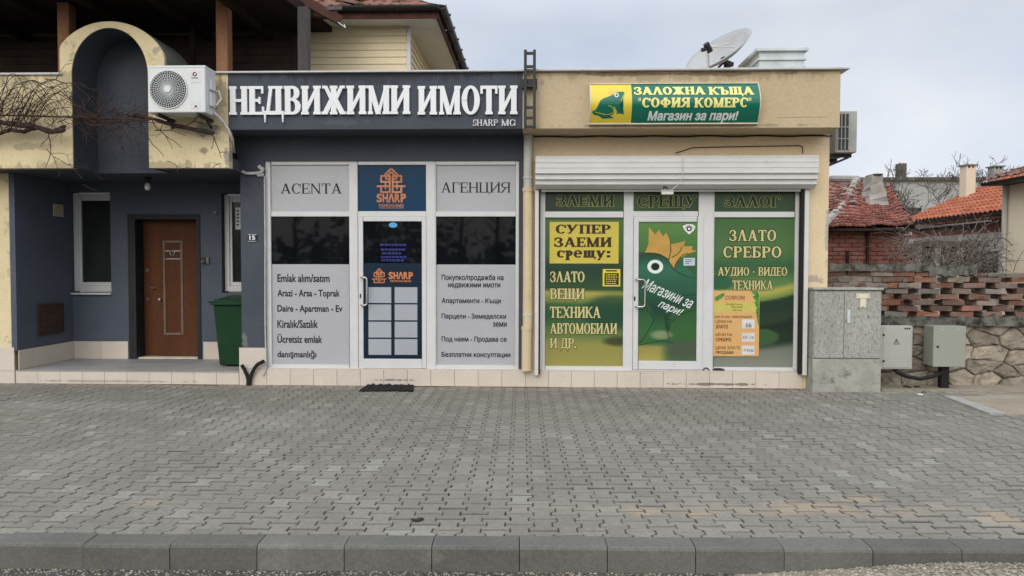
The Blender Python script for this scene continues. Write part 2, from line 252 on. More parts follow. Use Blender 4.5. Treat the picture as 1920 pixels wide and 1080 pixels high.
# ------------------------------------------------------------------ mesh builder
WL = {}
class MB:
    def __init__(s): s.v = []; s.f = []; s.col = []
    def quad(s, *p):
        i = len(s.v); s.v += [tuple(q) for q in p]; s.f.append(tuple(range(i, i + len(p)))); return s
    def box(s, x0, x1, y0, y1, z0, z1):
        i = len(s.v)
        s.v += [(x, y, z) for z in (z0, z1) for (x, y) in ((x0, y0), (x1, y0), (x1, y1), (x0, y1))]
        for q in ((3, 2, 1, 0), (4, 5, 6, 7), (0, 1, 5, 4), (1, 2, 6, 5), (2, 3, 7, 6), (3, 0, 4, 7)): s.f.append(tuple(i + k for k in q))
        return s
    def pbox(s, u0, v0, u1, v1, Y, dep):        # box whose front face covers measured pixels at plane Y
        um, vm = (u0 + u1) / 2, (v0 + v1) / 2
        return s.box(P(u0, vm, Y).x, P(u1, vm, Y).x, Y, Y + dep, P(um, v1, Y).z, P(um, v0, Y).z)
    def hexa(s, pts):                           # eight corners: bottom ring then top ring
        i = len(s.v); s.v += [tuple(p) for p in pts]
        for q in ((3, 2, 1, 0), (4, 5, 6, 7), (0, 1, 5, 4), (1, 2, 6, 5), (2, 3, 7, 6), (3, 0, 4, 7)): s.f.append(tuple(i + k for k in q))
        return s
    def prism(s, poly, y0, y1):                 # poly: (x,z) list, extruded along y
        n = len(poly); i = len(s.v)
        s.v += [(x, y0, z) for x, z in poly] + [(x, y1, z) for x, z in poly]
        s.f.append(tuple(range(i, i + n))); s.f.append(tuple(range(i + 2 * n - 1, i + n - 1, -1)))
        for k in range(n): s.f.append((i + k, i + n + k, i + n + (k + 1) % n, i + (k + 1) % n))
        return s
    def prismx(s, poly, x0, x1):                # poly: (y,z) list, extruded along x
        n = len(poly); i = len(s.v)
        s.v += [(x0, y, z) for y, z in poly] + [(x1, y, z) for y, z in poly]
        s.f.append(tuple(range(i, i + n))); s.f.append(tuple(range(i + 2 * n - 1, i + n - 1, -1)))
        for k in range(n): s.f.append((i + k, i + n + k, i + n + (k + 1) % n, i + (k + 1) % n))
        return s
    def bar(s, a, b, w, h):
        a, b = Vector(a), Vector(b); d = (b - a).normalized(); up = Vector((0, 0, 1)) if abs(d.z) < .9 else Vector((0, 1, 0))
        sx = d.cross(up).normalized(); sy = sx.cross(d)
        r = [(-w, -h), (w, -h), (w, h), (-w, h)]
        return s.hexa([a + sx * (p / 2) + sy * (q / 2) for p, q in r] + [b + sx * (p / 2) + sy * (q / 2) for p, q in r])
    def tube(s, pts, r, n=8, cap=True):
        pts = [Vector(p) for p in pts]; m = len(pts)
        rs = r if isinstance(r, (list, tuple)) else [r] * m
        i0 = len(s.v); prev = None
        for k, p in enumerate(pts):
            d = (pts[min(k + 1, m - 1)] - pts[max(k - 1, 0)])
            d = d.normalized() if d.length > 1e-9 else Vector((0, 0, 1))
            if prev is None: sx = d.cross(Vector((.1, .3, 1)) if abs(d.z) < .95 else Vector((1, 0, 0))).normalized()
            else:
                sx = prev - d * prev.dot(d); sx = sx.normalized() if sx.length > 1e-6 else d.orthogonal().normalized()
            prev = sx; sy = d.cross(sx)
            for j in range(n):
                a = 2 * math.pi * j / n; s.v.append(tuple(p + (sx * math.cos(a) + sy * math.sin(a)) * rs[k]))
        for k in range(m - 1):
            for j in range(n):
                a, b = i0 + k * n + j, i0 + k * n + (j + 1) % n; s.f.append((a, b, b + n, a + n))
        if cap:
            s.f.append(tuple(i0 + n - 1 - j for j in range(n))); s.f.append(tuple(i0 + (m - 1) * n + j for j in range(n)))
        return s
    def disc(s, c, ax, r, th, n=24):
        c = Vector(c); ax = Vector(ax).normalized(); return s.tube([c - ax * th / 2, c + ax * th / 2], r, n)
    def ell(s, c, rx, rz, y, n=28, a0=0, a1=2 * math.pi, ix=0, iz=0):   # flat ellipse / ring facing -y at (x,z)
        i = len(s.v)
        if ix == 0:
            s.v += [(c[0] + rx * math.cos(2 * math.pi * k / n), y, c[1] + rz * math.sin(2 * math.pi * k / n)) for k in range(n)]
            s.f.append(tuple(range(i, i + n)))
        else:
            for k in range(n + 1):
                a = a0 + (a1 - a0) * k / n
                s.v += [(c[0] + rx * math.cos(a), y, c[1] + rz * math.sin(a)), (c[0] + ix * math.cos(a), y, c[1] + iz * math.sin(a))]
            for k in range(n): s.f.append((i + 2 * k, i + 2 * k + 2, i + 2 * k + 3, i + 2 * k + 1))
        return s
    def flat(s, pts, Y):                        # pixel polygon laid on plane Y
        return s.quad(*[P(u, v, Y) for u, v in pts])
    def sphere(s, c, r, nu=12, nv=8, sq=(1, 1, 1)):
        i = len(s.v)
        for a in range(nv + 1):
            t = math.pi * a / nv
            for b in range(nu):
                f = 2 * math.pi * b / nu
                s.v.append((c[0] + r * sq[0] * math.sin(t) * math.cos(f), c[1] + r * sq[1] * math.sin(t) * math.sin(f), c[2] + r * sq[2] * math.cos(t)))
        for a in range(nv):
            for b in range(nu):
                s.f.append((i + a * nu + b, i + (a + 1) * nu + b, i + (a + 1) * nu + (b + 1) % nu, i + a * nu + (b + 1) % nu))
        return s
    def build(s, name, m, parent=None, bevel=0, smooth=False, base=True, weld=False):
        me = bpy.data.meshes.new(name)
        if parent is not None: L = WL[parent.name]
        else:
            xs = [p[0] for p in s.v]; ys = [p[1] for p in s.v]; zs = [p[2] for p in s.v]
            L = Vector(((min(xs) + max(xs)) / 2, (min(ys) + max(ys)) / 2, min(zs))) if base else Vector((0, 0, 0))
        me.from_pydata([(p[0] - L.x, p[1] - L.y, p[2] - L.z) for p in s.v], [], s.f)
        bm = bmesh.new(); bm.from_mesh(me)
        if weld: bmesh.ops.remove_doubles(bm, verts=bm.verts, dist=1e-5)
        bmesh.ops.recalc_face_normals(bm, faces=bm.faces); bm.to_mesh(me); bm.free()
        if s.col:
            ca = me.color_attributes.new('print', 'FLOAT_COLOR', 'POINT')
            for k, c in enumerate(s.col): ca.data[k].color = (*c, 1)
        me.materials.append(M[m] if isinstance(m, str) else m)
        if smooth:
            for p in me.polygons: p.use_smooth = True
        o = bpy.data.objects.new(name, me); C.objects.link(o)
        if parent is not None: o.parent = parent
        else: o.location = L
        WL[o.name] = L
        if bevel:
            bv = o.modifiers.new('bevel', 'BEVEL'); bv.width = bevel; bv.segments = 2; bv.limit_method = 'ANGLE'
        return o
def thing(name, label, cat, loc, group=None):
    o = bpy.data.objects.new(name, None); o.empty_display_size = .2; C.objects.link(o); o.location = loc; WL[o.name] = Vector(loc)
    return tag(o, label, cat, group)
def tag(o, label, cat, group=None):
    o['label'] = label; o['category'] = cat
    if group: o['group'] = group
    return o
def struct(o): o['kind'] = 'structure'; return o

# ------------------------------------------------------------------ lettering: a drawn slab-serif face and the built-in sans
def glyph(ch, T, t, s, h, e=0.0):
    """(width, polygons) of one letter, cap height 1; T thick stem, t thin stroke, s serif reach, h serif height, e outline growth."""
    o = []
    def rect(x0, x1, y0, y1): o.append([(x0 - e, y0 - e), (x1 + e, y0 - e), (x1 + e, y1 + e), (x0 - e, y1 + e)])
    def stem(x, y0=0, y1=1, top=True, bot=True, th=None):
        th = T if th is None else th
        rect(x - th / 2, x + th / 2, y0, y1)
        if bot: rect(x - th / 2 - s, x + th / 2 + s, y0, y0 + h)
        if top: rect(x - th / 2 - s, x + th / 2 + s, y1 - h, y1)
    def hb(x0, x1, y): rect(x0, x1, y - t / 2, y + t / 2)
    def tick(x, y0, y1, th=None): rect(x - (th or t) / 2, x + (th or t) / 2, y0, y1)
    def dg(x0, y0, x1, y1, wd):
        k = math.hypot(x1 - x0, y1 - y0) / max(abs(y1 - y0), .05); W = wd / 2 + e * k; yy0, yy1 = (y0 - e, y1 + e) if y1 > y0 else (y0 + e, y1 - e)
        o.append([(x0 - W, yy0), (x0 + W, yy0), (x1 + W, yy1), (x1 - W, yy1)])
    def arc(cx, cy, rx, ry, a0=0, a1=360, TT=None, tt=None, n=16):
        TT = T if TT is None else TT; tt = t if tt is None else tt
        if a1 - a0 < 359: da = math.degrees(e / max(rx, .05)); a0 -= da; a1 += da
        pr = None
        for k in range(n + 1):
            a = R(a0 + (a1 - a0) * k / n); c, sn = math.cos(a), math.sin(a)
            q = ((cx + (rx + e) * c, cy + (ry + e) * sn), (cx + max(rx - TT - e, .01) * c, cy + max(ry - tt - e, .01) * sn))
            if pr: o.append([pr[0], q[0], q[1], pr[1]])
            pr = q
    a = s + T / 2
    foot = lambda x, th: rect(x - th / 2 - s, x + th / 2 + s, 0, h)
    if ch in 'НH': w = .95 + .0; stem(a); stem(w - a); hb(a, w - a, .5)
    elif ch in 'ЕE':
        w = .76; stem(a, top=False, bot=False); rect(0, w, 0, t); rect(0, w - .03, 1 - t, 1); hb(a, w - .2, .5); tick(w - .03, 0, .28); tick(w - .06, .74, 1); tick(w - .2, .38, .62)
    elif ch in 'Дд':
        w = .98; rect(.0, w, 0, t * 1.3); stem(w - .12 - T / 2, bot=False, top=False); dg(.17, 0, .36, 1, t * 1.6); rect(.22, w - .04, 1 - h, 1)
        for fx in (.045, w - .045): o.append([(fx - .055 - e, t), (fx + .055 + e, t), (fx + .02 + e, -.27 - e), (fx - .02 - e, -.27 - e)])
    elif ch in 'ВB':
        w = .84; stem(a, top=False, bot=False); hb(0, .5, t / 2); hb(0, .47, 1 - t / 2); hb(a, .5, .53)
        arc(.44, .755, .34, .245, -90, 90); arc(.46, .275, .38, .275, -90, 90)
    elif ch == 'И': w = .98; stem(a); stem(w - a); dg(a, .08, w - a, .92, t * 1.9)
    elif ch == 'N': w = 1.0; stem(a, th=t * 1.3); stem(w - a, th=t * 1.3); dg(a - .02, 1, w - a, 0, T * 1.1)
    elif ch == 'Ж':
        w = 1.24; c = w / 2; stem(c)
        for sg in (-1, 1):
            dg(c + sg * T * .3, .5, c + sg * .42, 1, t * 1.9); dg(c + sg * T * .3, .52, c + sg * .46, 0, T); rect(c + sg * .47 - .13, c + sg * .47 + .13, 0, h); rect(c + sg * .44 - .12, c + sg * .44 + .12, 1 - h, 1)
    elif ch in 'МM':
        w = 1.16; stem(a, th=t * 1.5, top=False); rect(0, a, 1 - h, 1); stem(w - a, top=False); rect(w - a, w, 1 - h, 1); dg(a, 1, w / 2, 0, T * .95); dg(w / 2, 0, w - a, 1, t * 1.5)
    elif ch in 'ОO': w = .92; arc(w / 2, .5, w / 2, .51, 0, 360, n=28)
    elif ch in 'ТT': w = .84; stem(w / 2, top=False); rect(.02, w - .02, 1 - t * 1.1, 1); tick(.05, .72, 1, t * 1.2); tick(w - .05, .72, 1, t * 1.2)
    elif ch in 'АA':
        w = 1.0; dg(.14, 0, w / 2 - .02, 1, t * 1.5); dg(w - .18, 0, w / 2 - .02, 1, T * 1.1); hb(.25, w - .28, .32); foot(.14, t); foot(w - .17, T)
    elif ch == 'Л': w = .98; dg(.14, 0, w / 2 - .02, 1, t * 1.5); dg(w - .18, 0, w / 2 - .02, 1, T * 1.1); foot(.14, t); foot(w - .17, T)
    elif ch == 'Г': w = .74; stem(a, top=False); rect(0, w - .02, 1 - t, 1); tick(w - .04, .70, 1)
    elif ch == 'П': w = .96; stem(a, top=False); stem(w - a, top=False); rect(0, w, 1 - t, 1)
    elif ch == 'Ц':
        w = 1.02; stem(a, bot=False); stem(w - .1 - a, bot=False); rect(0, w, 0, t); tick(w - t * .6, -.2, t)
    elif ch == 'Щ':
        w = 1.38; q = (w - .1 - 2 * a) / 2
        for k in range(3): stem(a + q * k, bot=False)
        rect(0, w, 0, t); tick(w - t * .6, -.2, t)
    elif ch == 'Ъ':
        w = .98; x = .22 + T / 2; stem(x, top=False, bot=False); rect(.0, x, 1 - t, 1); tick(.03, .74, 1); hb(x - a, .6, t / 2); hb(x, .6, .56); arc(.58, .28, .40, .30, -90, 90)
    elif ch == 'Я':
        w = .92; stem(w - a); arc(.42, .73, .40, .27, 90, 270); hb(.40, w - a, 1 - t / 2); hb(.40, w - a, .46 + t / 2); dg(.10, 0, .46, .48, T); foot(.08, T * .7)
    elif ch in 'РP': w = .80; stem(a, top=False); hb(0, .44, 1 - t / 2); hb(a, .44, .44 + t / 2); arc(.42, .72, .38, .28, -90, 90)
    elif ch == 'R': w = .94; stem(a, top=False); hb(0, .44, 1 - t / 2); hb(a, .44, .48); arc(.42, .73, .36, .27, -90, 90); dg(w - .14, 0, .44, .5, T); foot(w - .12, T * .7)
    elif ch == 'Б':
        w = .80; stem(a, top=False, bot=False); rect(0, w - .06, 1 - t, 1); tick(w - .08, .74, 1); hb(0, .44, t / 2); hb(a, .44, .56); arc(.42, .28, .38, .30, -90, 90)
    elif ch == 'К':
        w = .98; stem(a); dg(a + .1, .45, w - .16, 1, t * 1.7); dg(w - .15, 0, a + .2, .58, T); foot(w - .14, T * .8); rect(w - .30, w - .02, 1 - h, 1)
    elif ch == 'Ф': w = 1.10; stem(w / 2); arc(w / 2, .5, w / 2, .33, 0, 360, n=24)
    elif ch in 'СC': w = .86; arc(.45, .5, .45, .51, 42, 318, n=22); tick(w - .06, .62, .94, t * 1.2)
    elif ch == 'G': w = .94; arc(.45, .5, .45, .51, 42, 318, n=22); tick(w - .12, .62, .94, t * 1.2); stem(w - .16, .04, .46, bot=False)
    elif ch == 'З': w = .74; arc(.32, .74, .36, .27, -88, 150); arc(.33, .27, .40, .28, -155, 88); hb(.22, .42, .515); tick(.05, .66, .92, t * 1.2); tick(.02, .08, .36, t * 1.2)
    elif ch == 'S':
        w = .68; arc(.33, .74, .31, .27, 30, 270, TT=T * .9); arc(.34, .26, .33, .27, -150, 90, TT=T * .9); tick(w - .08, .68, .96); tick(.04, .04, .34)
    elif ch == 'У': w = .98; dg(.44, .32, .16, 1, T * 1.1); dg(.24, 0, w - .16, 1, t * 1.6); rect(.0, .36, 1 - h, 1); rect(w - .30, w - .02, 1 - h, 1); arc(.20, .1, .13, .1, 170, 360, TT=T * .6)
    elif ch == 'Х': w = 1.0; dg(w - .18, 0, .18, 1, T * 1.1); dg(.16, 0, w - .16, 1, t * 1.6); foot(.16, t); foot(w - .18, T); rect(.02, .36, 1 - h, 1); rect(w - .30, w - .02, 1 - h, 1)
    elif ch == '.': w = .24; rect(.03, .03 + T, 0, T)
    elif ch == ':': w = .24; rect(.03, .03 + T, .02, .02 + T * .8); rect(.03, .03 + T, .42, .42 + T * .8)
    elif ch == '-': w = .46; rect(.06, .40, .38, .38 + t * 1.3)
    elif ch == '"': w = .34; rect(.04, .12, .66, 1); rect(.2, .28, .66, 1)
    elif ch == ' ': w = .42
    elif ch in 'срещу':
        k = .68
        if ch == 'е':
            w = .66; arc(.33, .35, .33, .36, 0, 320, TT=T * .85, tt=t * .9, n=18); hb(.08, .62, .37)
        else:
            up = {'с': 'С', 'р': 'Р', 'щ': 'Щ', 'у': 'У'}[ch]; w0, pl = glyph(up, T * 1.3, t * 1.35, s, h * 1.3, e / k)
            dy = -.24 if ch in 'ру' else 0; ky = k + (.24 if ch in 'ру' else 0)
            w = w0 * k; o = [[(x * k, y * ky + dy) for x, y in pp] for pp in pl]
    else: w = .5
    return w, o
def serif(text, T=.2, t=.075, s=.07, h=.075, gap=.05, e=0.0):
    x = 0; res = []; W = 0
    for ch in text:
        w, pl = glyph(ch, T, t, s, h, e); res.append([[(px + x, py) for px, py in p] for p in pl]); W = x + w; x += w + gap
    return res, W
def put_serif(mb, text, box, Y, dep=0.0, e=0.0, shear=0.0, ztop=None, **k):
    """box: measured pixels of the cap height band (left, top, right, baseline)."""
    gl, W = serif(text, e=e, **k)
    u0, v0, u1, v1 = box; x0, x1 = P(u0, v1, Y).x, P(u1, v1, Y).x; um = (u0 + u1) / 2; z0, z1 = P(um, v1, Y).z, P(um, v0, Y).z
    if len(text) > 3:      # follow the plane's slant
        pass
    for g in gl:
        for j, p in enumerate(g):
            q = [(x0 + (px / W) * (x1 - x0) + shear * py * (z1 - z0), z0 + py * (z1 - z0)) for px, py in p]
            dy = .0002 * (j % 14)
            if dep: mb.prism(q, Y - dep - dy * 2, Y - .0005)
            else: mb.quad(*[(x, Y - dy, z) for x, z in q])
_tc = {}
from mathutils.geometry import delaunay_2d_cdt
def sans_geo(text, off=0.0):
    """built-in face, letter outlines filled one outer contour at a time, each grown by off"""
    if (text, off) in _tc: return _tc[(text, off)]
    cu = bpy.data.curves.new('t', 'FONT'); cu.body = text; cu.size = 1
    ob = bpy.data.objects.new('t', cu); C.objects.link(ob); dgp = bpy.context.evaluated_depsgraph_get()
    cv = ob.to_curve(dgp); cons = []
    for sp in cv.splines:
        bp = sp.bezier_points; n = len(bp); pts = []
        for k in range(n):
            p0, h0, h1, p1 = bp[k].co, bp[k].handle_right, bp[(k + 1) % n].handle_left, bp[(k + 1) % n].co
            st = 1 if (h0 - p0).length + (h1 - p1).length < 1e-5 or abs((h0 - p0).cross(p1 - p0).length) + abs((h1 - p1).cross(p1 - p0).length) < 1e-7 else 4
            for j in range(st):
                t = j / st; q = p0 * (1 - t) ** 3 + h0 * 3 * t * (1 - t) ** 2 + h1 * 3 * t * t * (1 - t) + p1 * t ** 3; q = (q.x, q.y)
                if not pts or abs(q[0] - pts[-1][0]) + abs(q[1] - pts[-1][1]) > 1e-5: pts.append(q)
        if len(pts) > 2 and abs(pts[0][0] - pts[-1][0]) + abs(pts[0][1] - pts[-1][1]) < 1e-5: pts.pop()
        if len(pts) > 2: cons.append(pts)
    ob.to_curve_clear(); bpy.data.objects.remove(ob); bpy.data.curves.remove(cu)
    def area(p): return sum(p[i][0] * p[(i + 1) % len(p)][1] - p[(i + 1) % len(p)][0] * p[i][1] for i in range(len(p))) / 2
    def box(p): xs = [q[0] for q in p]; ys = [q[1] for q in p]; return min(xs), max(xs), min(ys), max(ys)
    def wind(pt, p):
        r = 0
        for i in range(len(p)):
            (x0, y0), (x1, y1) = p[i], p[(i + 1) % len(p)]
            if (y0 > pt[1]) != (y1 > pt[1]) and pt[0] < (x1 - x0) * (pt[1] - y0) / (y1 - y0) + x0: r += 1 if y1 > y0 else -1
        return r
    ar = [area(p) for p in cons]; bb = [box(p) for p in cons]
    def parent(i):
        for j, q in enumerate(cons):
            if j != i and ar[j] * ar[i] < 0 and abs(ar[j]) > abs(ar[i]) and bb[j][0] <= bb[i][0] and bb[j][1] >= bb[i][1] and bb[j][2] <= bb[i][2] and bb[j][3] >= bb[i][3]: return j
        return None
    sg = []
    for i in range(len(cons)): j = parent(i); sg.append(1 if ar[i if j is None else j] > 0 else -1)
    def grow(p, d):
        if abs(d) < 1e-6: return p
        n = len(p); r = []
        for i in range(n):
            a, b, c = p[i - 1], p[i], p[(i + 1) % n]
            n1 = (b[1] - a[1], a[0] - b[0]); n2 = (c[1] - b[1], b[0] - c[0]); l1, l2 = math.hypot(*n1), math.hypot(*n2)
            nx, ny = n1[0] / l1 + n2[0] / l2, n1[1] / l1 + n2[1] / l2; q = max(nx * nx + ny * ny, 1.2)
            r.append((b[0] + 2 * nx / q * d, b[1] + 2 * ny / q * d))
        return r
    gc = [grow(p, off * sg[i]) for i, p in enumerate(cons)]; gb = [box(p) for p in gc]; V_, F_ = [], []
    # one letter cluster at a time: contours whose boxes touch
    left = list(range(len(gc)))
    while left:
        cl = [left.pop(0)]; grew = True
        while grew:
            grew = False
            for j in left[:]:
                if any(gb[j][0] <= gb[i][1] and gb[j][1] >= gb[i][0] and gb[j][2] <= gb[i][3] and gb[j][3] >= gb[i][2] for i in cl): cl.append(j); left.remove(j); grew = True
        vv, ee = [], []
        for i in cl:
            k = len(vv); n = len(gc[i]); vv += [Vector(p) for p in gc[i]]; ee += [(k + q, k + (q + 1) % n) for q in range(n)]
        rv, _, rf, *_r = delaunay_2d_cdt(vv, ee, [], 0, 1e-5); base = len(V_); V_ += [(p.x, p.y, 0.0) for p in rv]
        for f in rf:
            c = (sum(rv[q].x for q in f) / 3, sum(rv[q].y for q in f) / 3)
            if sum(wind(c, gc[i]) for i in cl if gb[i][0] <= c[0] <= gb[i][1] and gb[i][2] <= c[1] <= gb[i][3]): F_.append(tuple(base + q for q in f))
    _tc[(text, off)] = (V_, F_); return _tc[(text, off)]
def put_sans(mb, text, box, Y, off=0.0, shear=0.0, rot=0.0):
    """box: measured ink box in pixels; letters are stretched to fill it on plane Y."""
    vs, fs = sans_geo(text, off); vs = [(x + shear * y, y, k) for x, y, k in vs]
    xs = [p[0] for p in vs]; ys = [p[1] for p in vs]; a, b, c, d = min(xs), max(xs), min(ys), max(ys)
    u0, v0, u1, v1 = box; um, vm = (u0 + u1) / 2, (v0 + v1) / 2
    x0, x1, z0, z1 = P(u0, vm, Y).x, P(u1, vm, Y).x, P(um, v1, Y).z, P(um, v0, Y).z
    cx, cz = (x0 + x1) / 2, (z0 + z1) / 2; i = len(mb.v); cr_, sr_ = math.cos(rot), math.sin(rot)
    for x, y, lift in vs:
        px, pz = x0 + (x - a) / (b - a) * (x1 - x0) - cx, z0 + (y - c) / (d - c) * (z1 - z0) - cz
        mb.v.append((cx + px * cr_ - pz * sr_, Y - lift, cz + px * sr_ + pz * cr_))
    mb.f += [tuple(i + k for k in f) for f in fs]
exec_after = []
# ------------------------------------------------------------------ ground, road, pavement, kerb
def s2l(c): return tuple(((x / 255 + .055) / 1.055) ** 2.4 if x > 10 else x / 3300 for x in c)
ZC = P(200, 315, F).z; ZS = P(1002, 241.5, F).z; ZT = P(1002, 135, F).z; ZP = P(1002, 694.5, D).z
KA = .0175; KD = Vector((math.cos(KA), math.sin(KA), 0)); KN = Vector((-math.sin(KA), math.cos(KA), 0))
K0 = G(974, 1006)
def K(a, b, z=0): q = K0 + KD * a + KN * b; return (q.x, q.y, z)
g = MB(); g.quad((-900, 3, -.18), (900, 3, -.18), (900, 1500, -.18), (-900, 1500, -.18)); g.quad((-900, -300, -.18), (900, -300, -.18), (900, 3, -.18), (-900, 3, -.18))
struct(g.build('ground', 'ground', base=False))
g = MB(); g.quad(K(-60, -8, -.15), K(60, -8, -.15), K(60, -.1, -.15), K(-60, -.1, -.15)); struct(g.build('road', 'asphalt', base=False))

def paving_material():
    m = mat('paving_concrete', (.225, .212, .183), (.195, .183, .157), rough=.9, spec=.18, scale=1.4, bump=.25, bscale=160, fine=.10)
    t = m.node_tree; N, L = t.nodes, t.links; b = N['Principled BSDF']; src = b.inputs['Base Color'].links[0].from_socket
    geo = N.new('ShaderNodeNewGeometry'); ramp = N.new('ShaderNodeValToRGB'); el = ramp.color_ramp.elements
    el[0].position = 0; el[0].color = (.90, .90, .90, 1); el[1].position = 1; el[1].color = (1.26, 1.28, 1.30, 1)
    for p, c in ((.5, 1.0), (.90, 1.07), (.96, 1.18)): q = el.new(p); q.color = (c, c, c, 1)
    no = N.new('ShaderNodeTexNoise'); no.inputs['Scale'].default_value = .45; no.inputs['Detail'].default_value = 3; L.new(geo.outputs['Position'], no.inputs['Vector'])
    mr = N.new('ShaderNodeMapRange'); mr.inputs[1].default_value = .3; mr.inputs[2].default_value = .7; mr.inputs[3].default_value = -.12; mr.inputs[4].default_value = .10; L.new(no.outputs['Fac'], mr.inputs[0])
    ad = N.new('ShaderNodeMath'); ad.operation = 'ADD'; L.new(geo.outputs['Random Per Island'], ad.inputs[0]); L.new(mr.outputs[0], ad.inputs[1]); L.new(ad.outputs[0], ramp.inputs[0])
    mu = N.new('ShaderNodeMix'); mu.data_type = 'RGBA'; mu.blend_type = 'MULTIPLY'; mu.inputs[0].default_value = 1; L.new(src, mu.inputs[6]); L.new(ramp.outputs[0], mu.inputs[7])
    cur = mu.outputs[2]
    def stain(c, rx, ry, col, amt, sc=5.0):
        global _
        sb = N.new('ShaderNodeVectorMath'); sb.operation = 'SUBTRACT'; sb.inputs[1].default_value = (c[0], c[1], 0); L.new(geo.outputs['Position'], sb.inputs[0])
        dv = N.new('ShaderNodeVectorMath'); dv.operation = 'DIVIDE'; dv.inputs[1].default_value = (rx, ry, 1); L.new(sb.outputs[0], dv.inputs[0])
        ln = N.new('ShaderNodeVectorMath'); ln.operation = 'LENGTH'; L.new(dv.outputs[0], ln.inputs[0])
        n2 = N.new('ShaderNodeTexNoise'); n2.inputs['Scale'].default_value = sc; n2.inputs['Detail'].default_value = 7; n2.inputs['Roughness'].default_value = .65; L.new(geo.outputs['Position'], n2.inputs['Vector'])
        su = N.new('ShaderNodeMath'); su.operation = 'MULTIPLY_ADD'; su.inputs[1].default_value = 3.4; L.new(n2.outputs['Fac'], su.inputs[0]); 
        ng = N.new('ShaderNodeMath'); ng.operation = 'MULTIPLY'; ng.inputs[1].default_value = -1; L.new(ln.outputs['Value'], ng.inputs[0]); L.new(ng.outputs[0], su.inputs[2])
        r = N.new('ShaderNodeMapRange'); r.inputs[1].default_value = .60; r.inputs[2].default_value = 1.25; r.inputs[4].default_value = amt; L.new(su.outputs[0], r.inputs[0])
        return r, col
    for c, rx, ry, col, amt in ((G(1210, 955), .13, .09, (.36, .275, .18), .62), (G(1510, 950), .34, .13, (.36, .275, .18), .62), (G(1610, 935), .22, .08, (.36, .275, .18), .62),
                                (G(1310, 965), .16, .07, (.36, .275, .18), .62), (G(1880, 975), .22, .16, (.36, .275, .18), .62), (G(285, 940), .22, .09, (.30, .25, .17), .6),
                                (Vector((2.5, 9.9, 0)), 9, .22, (.30, .255, .19), .75), (Vector((-5, 9.95, 0)), 6, .14, (.27, .24, .19), .7), (G(1700, 730), 1.2, .35, (.32, .28, .22), .7),
                                (G(1440, 955), 1.5, .16, (.30, .25, .18), .5), (G(120, 760), 1.3, .35, (.36, .355, .34), .35), (G(480, 790), .6, .5, (.30, .295, .28), .4)):
        r, col = stain(c, rx, ry, col, amt)
        mm = N.new('ShaderNodeMix'); mm.data_type = 'RGBA'; L.new(r.outputs[0], mm.inputs[0]); L.new(cur, mm.inputs[6]); mm.inputs[7].default_value = (*col, 1); cur = mm.outputs[2]
    L.new(cur, b.inputs['Base Color']); return m
M['paving'] = paving_material(); M['chamfer'] = mat('dark_chamfer', (.165, .155, .134), (.13, .122, .106), rough=.95, spec=.1, scale=3); M['joint'] = mat('joint_sand', (.105, .097, .082), (.075, .068, .058), rough=1, spec=.05, scale=8, bump=.5)
PW, PL, AA, GAP = .150, .200, .017, .0045
def paver(mb, a, b, z, r, lo=None):
    hl = PL / 2 - .0055
    prof = [(-hl, 1), (-hl * .62, 1), (-hl * .36, -1), (hl * .36, -1), (hl * .62, 1), (hl, 1)]
    if lo is not None: prof = [(lo, -1)] + prof[3:]
    pts = [(PW / 2 + AA * k - GAP / 2, y) for y, k in prof] + [(-(PW / 2 + AA * k - GAP / 2), y) for y, k in reversed(prof)]
    tx, ty = r.gauss(0, .006), r.gauss(0, .0035); ja, jb = r.gauss(0, .0012), r.gauss(0, .0012); rot = r.gauss(0, .006)
    n = len(pts); i = len(mb.v)
    for ins, dz in ((0, -.05), (0, -.0065), (.005, 0)):
        for x, y in pts:
            xx = x - math.copysign(ins, x); yy = y - (math.copysign(ins, y) if abs(abs(y) - hl) < 1e-6 else 0)
            xr, yr = xx - yy * rot, yy + xx * rot
            mb.v.append(K(a + xr + ja, b + yr + jb, z + dz + xx * tx + yy * ty))
    for l in (0, 1):
        for k in range(n): mb.f.append((i + l * n + k, i + l * n + (k + 1) % n, i + (l + 1) * n + (k + 1) % n, i + (l + 1) * n + k))
    mb.f.append(tuple(i + 2 * n + k for k in range(n)))
g = MB(); rr = random.Random(3)
for ci in range(-78, 76):
    a = ci * PW
    for ri in range(0, 32):
        b = .012 + PL * (ri + .5) - (PL / 2 if ci % 2 else 0)
        q = K(a, b)
        if b < .09 or q[1] > 10.35: continue
        dip = .006 * math.sin(q[0] * 1.7) * math.sin(q[1] * 2.1) + .004 * math.sin(q[0] * 4.1 + q[1] * 3)
        paver(g, a, b, -.004 + dip + rr.gauss(0, .0012), rr)
# half bricks against the kerb
for ci in range(-78, 76):
    if ci % 2: paver(g, ci * PW, .012, -.004 + rr.gauss(0, .001), rr, lo=-.006)
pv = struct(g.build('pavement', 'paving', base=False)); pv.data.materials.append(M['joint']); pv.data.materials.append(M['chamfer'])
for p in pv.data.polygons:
    if abs(p.normal.z) < .25: p.material_index = 1      # brick flanks take the joint colour, so the joint lines read
    elif abs(p.normal.z) < .9: p.material_index = 2     # chamfers in a darker tone than the brick tops
g2 = MB(); g2.quad(K(-12, 0, -.019), K(12, 0, -.019), K(12, 7, -.019), K(-12, 7, -.019)); struct(g2.build('pavement_bed', 'joint', base=False))
